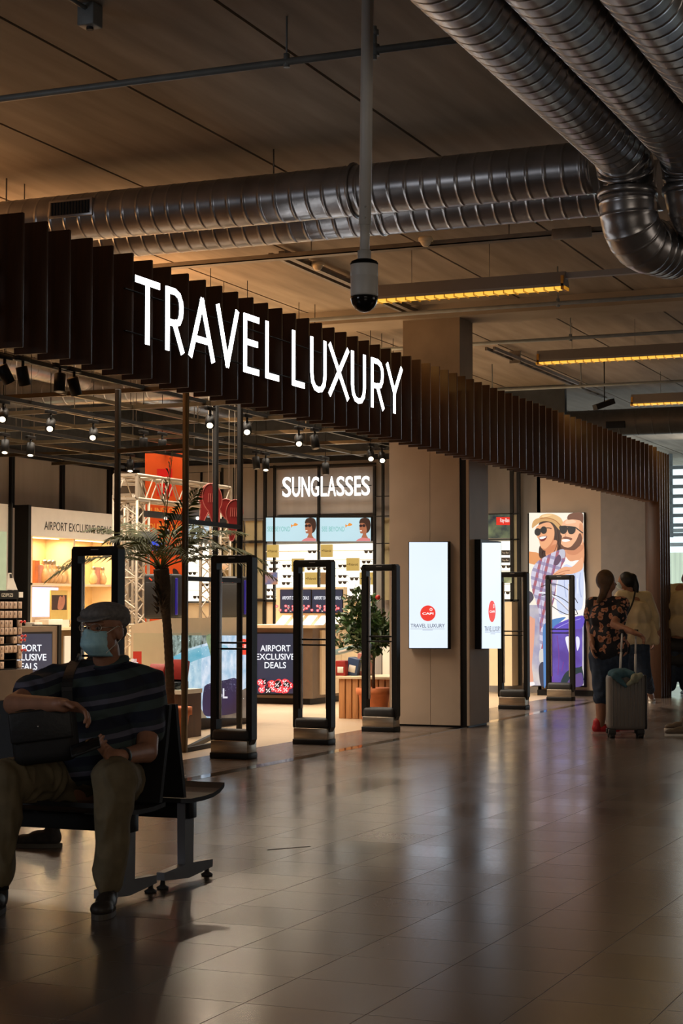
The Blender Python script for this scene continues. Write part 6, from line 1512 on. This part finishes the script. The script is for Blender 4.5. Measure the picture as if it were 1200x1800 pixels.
shoe(None, PZ(1206, 1294), -RGT + FH * .1, M_bs, M_wh, 1.0, label='brown shoe nearer the camera of the two at the right edge of the floor', cat='shoe', group='brown shoes at the right edge')
# ============================================================ SUITCASE
cs = PZ(1103, 1298); t = thing('suitcase', 'ribbed grey hard shell suitcase on wheels with its handle pulled out', 'suitcase', cs)
D = cs.dot(FH); k = D / F
M_sc = mat('grey_shell', (.165, .15, .135, 1), .45, noise_amt=.1)
Rz = Matrix.Translation(cs) @ Matrix((RGT, FH, Z)).transposed().to_4x4()
w = 33 * k; zb_, zt_ = 14 * k, 112 * k
MB().bbox(-w, w, .0, .22, zb_, zt_, .045, Rz, 4).build('shell', M_sc, t)
mb = MB()
for i in range(9):
    x = -w * .78 + w * 1.56 * i / 8; mb.bbox(x - .006, x + .006, -.006, .02, zb_ + .04, zt_ - .04, .004, Rz)
mb.build('ribs', M_sc, t)
MB().bbox(w - .02, w + .012, .02, .2, zb_ + .01, zt_ - .01, .01, Rz).build('edge_band', M_blackmt, t)
for x in (-w * .8, w * .72):
    for y in (.04, .18):
        mb = MB(); a = Rz @ Vector((x - .02, y, .027)); b_ = Rz @ Vector((x + .025, y, .027)); mb.tube([a, b_], .027, 16)
        mb.bbox(x - .035, x + .035, y - .03, y + .03, .035, zb_ + .01, .008, Rz)
        mb.build('wheel', M_blackmt, t)
hy = .17
pL, pR = PD(1093, 1113, D + .17), PD(1117, 1118, D + .17)
for top_, xb_ in ((pL, -.04), (pR, .145)):
    b_ = Rz @ Vector(((1095 - 1103) * k if top_ is pL else (1122 - 1103) * k, hy, zt_ - .02)); mb = MB(); m_ = b_.lerp(top_, .55)
    mb.tube([b_, m_], .012, 10); mb.tube([m_, top_], .0095, 10); mb.build('handle_rod', M_pole, t)
MB().bar(PD(1088, 1109, D + .17), PD(1121, 1109, D + .17), .035, .028).build('handle_grip', M_blackmt, t)
c = Rz @ Vector((.0, .06, zt_ - .01))
fuse('sun_hat', [('e', c + RGT * -.08 + Z * .01, (.10, .1, .055)), ('l', c - RGT * .13 - FH * .09 + Z * .0, .035, c - RGT * .02 - FH * .10 - Z * .10, .02), ('l', c - RGT * .02 + Z * .02, .05, c + RGT * .05 - FH * .05, .04)], mat('blue_cloth', (.05, .13, .17, 1), .9, noise_amt=.25, scale=15, bump=.4), None, voxel=.009, smooth=3, label='blue cloth draped over the top of the grey suitcase', cat='cloth')
fuse('sun_hat', [('e', c + RGT * .07 - FH * .08 - Z * .03, (.085, .04, .05)), ('l', c + RGT * .0 - FH * .11 - Z * .085, .022, c + RGT * .12 - FH * .09 - Z * .0, .03)], mat('pale_green_cloth', (.30, .32, .24, 1), .9, noise_amt=.2, scale=15, bump=.4), None, voxel=.009, smooth=3, label='pale cloth hat lying beside the blue cloth on the suitcase', cat='hat')
for o in bpy.data.objects:
    if o.name == 'sun_hat': o.name = 'blue_cloth'
# small floor marks
mb = MB(); p = PZ(508, 1490)
mb.bar(PZ(470, 1494) + Z * .001, PZ(545, 1488) + Z * .001, .012, .001); mb.build('floor_mark', mat('scuff', (.02, .015, .012, 1), .7, noise_amt=.3), label='thin dark scratch on the floor tiles in the foreground', cat='mark')
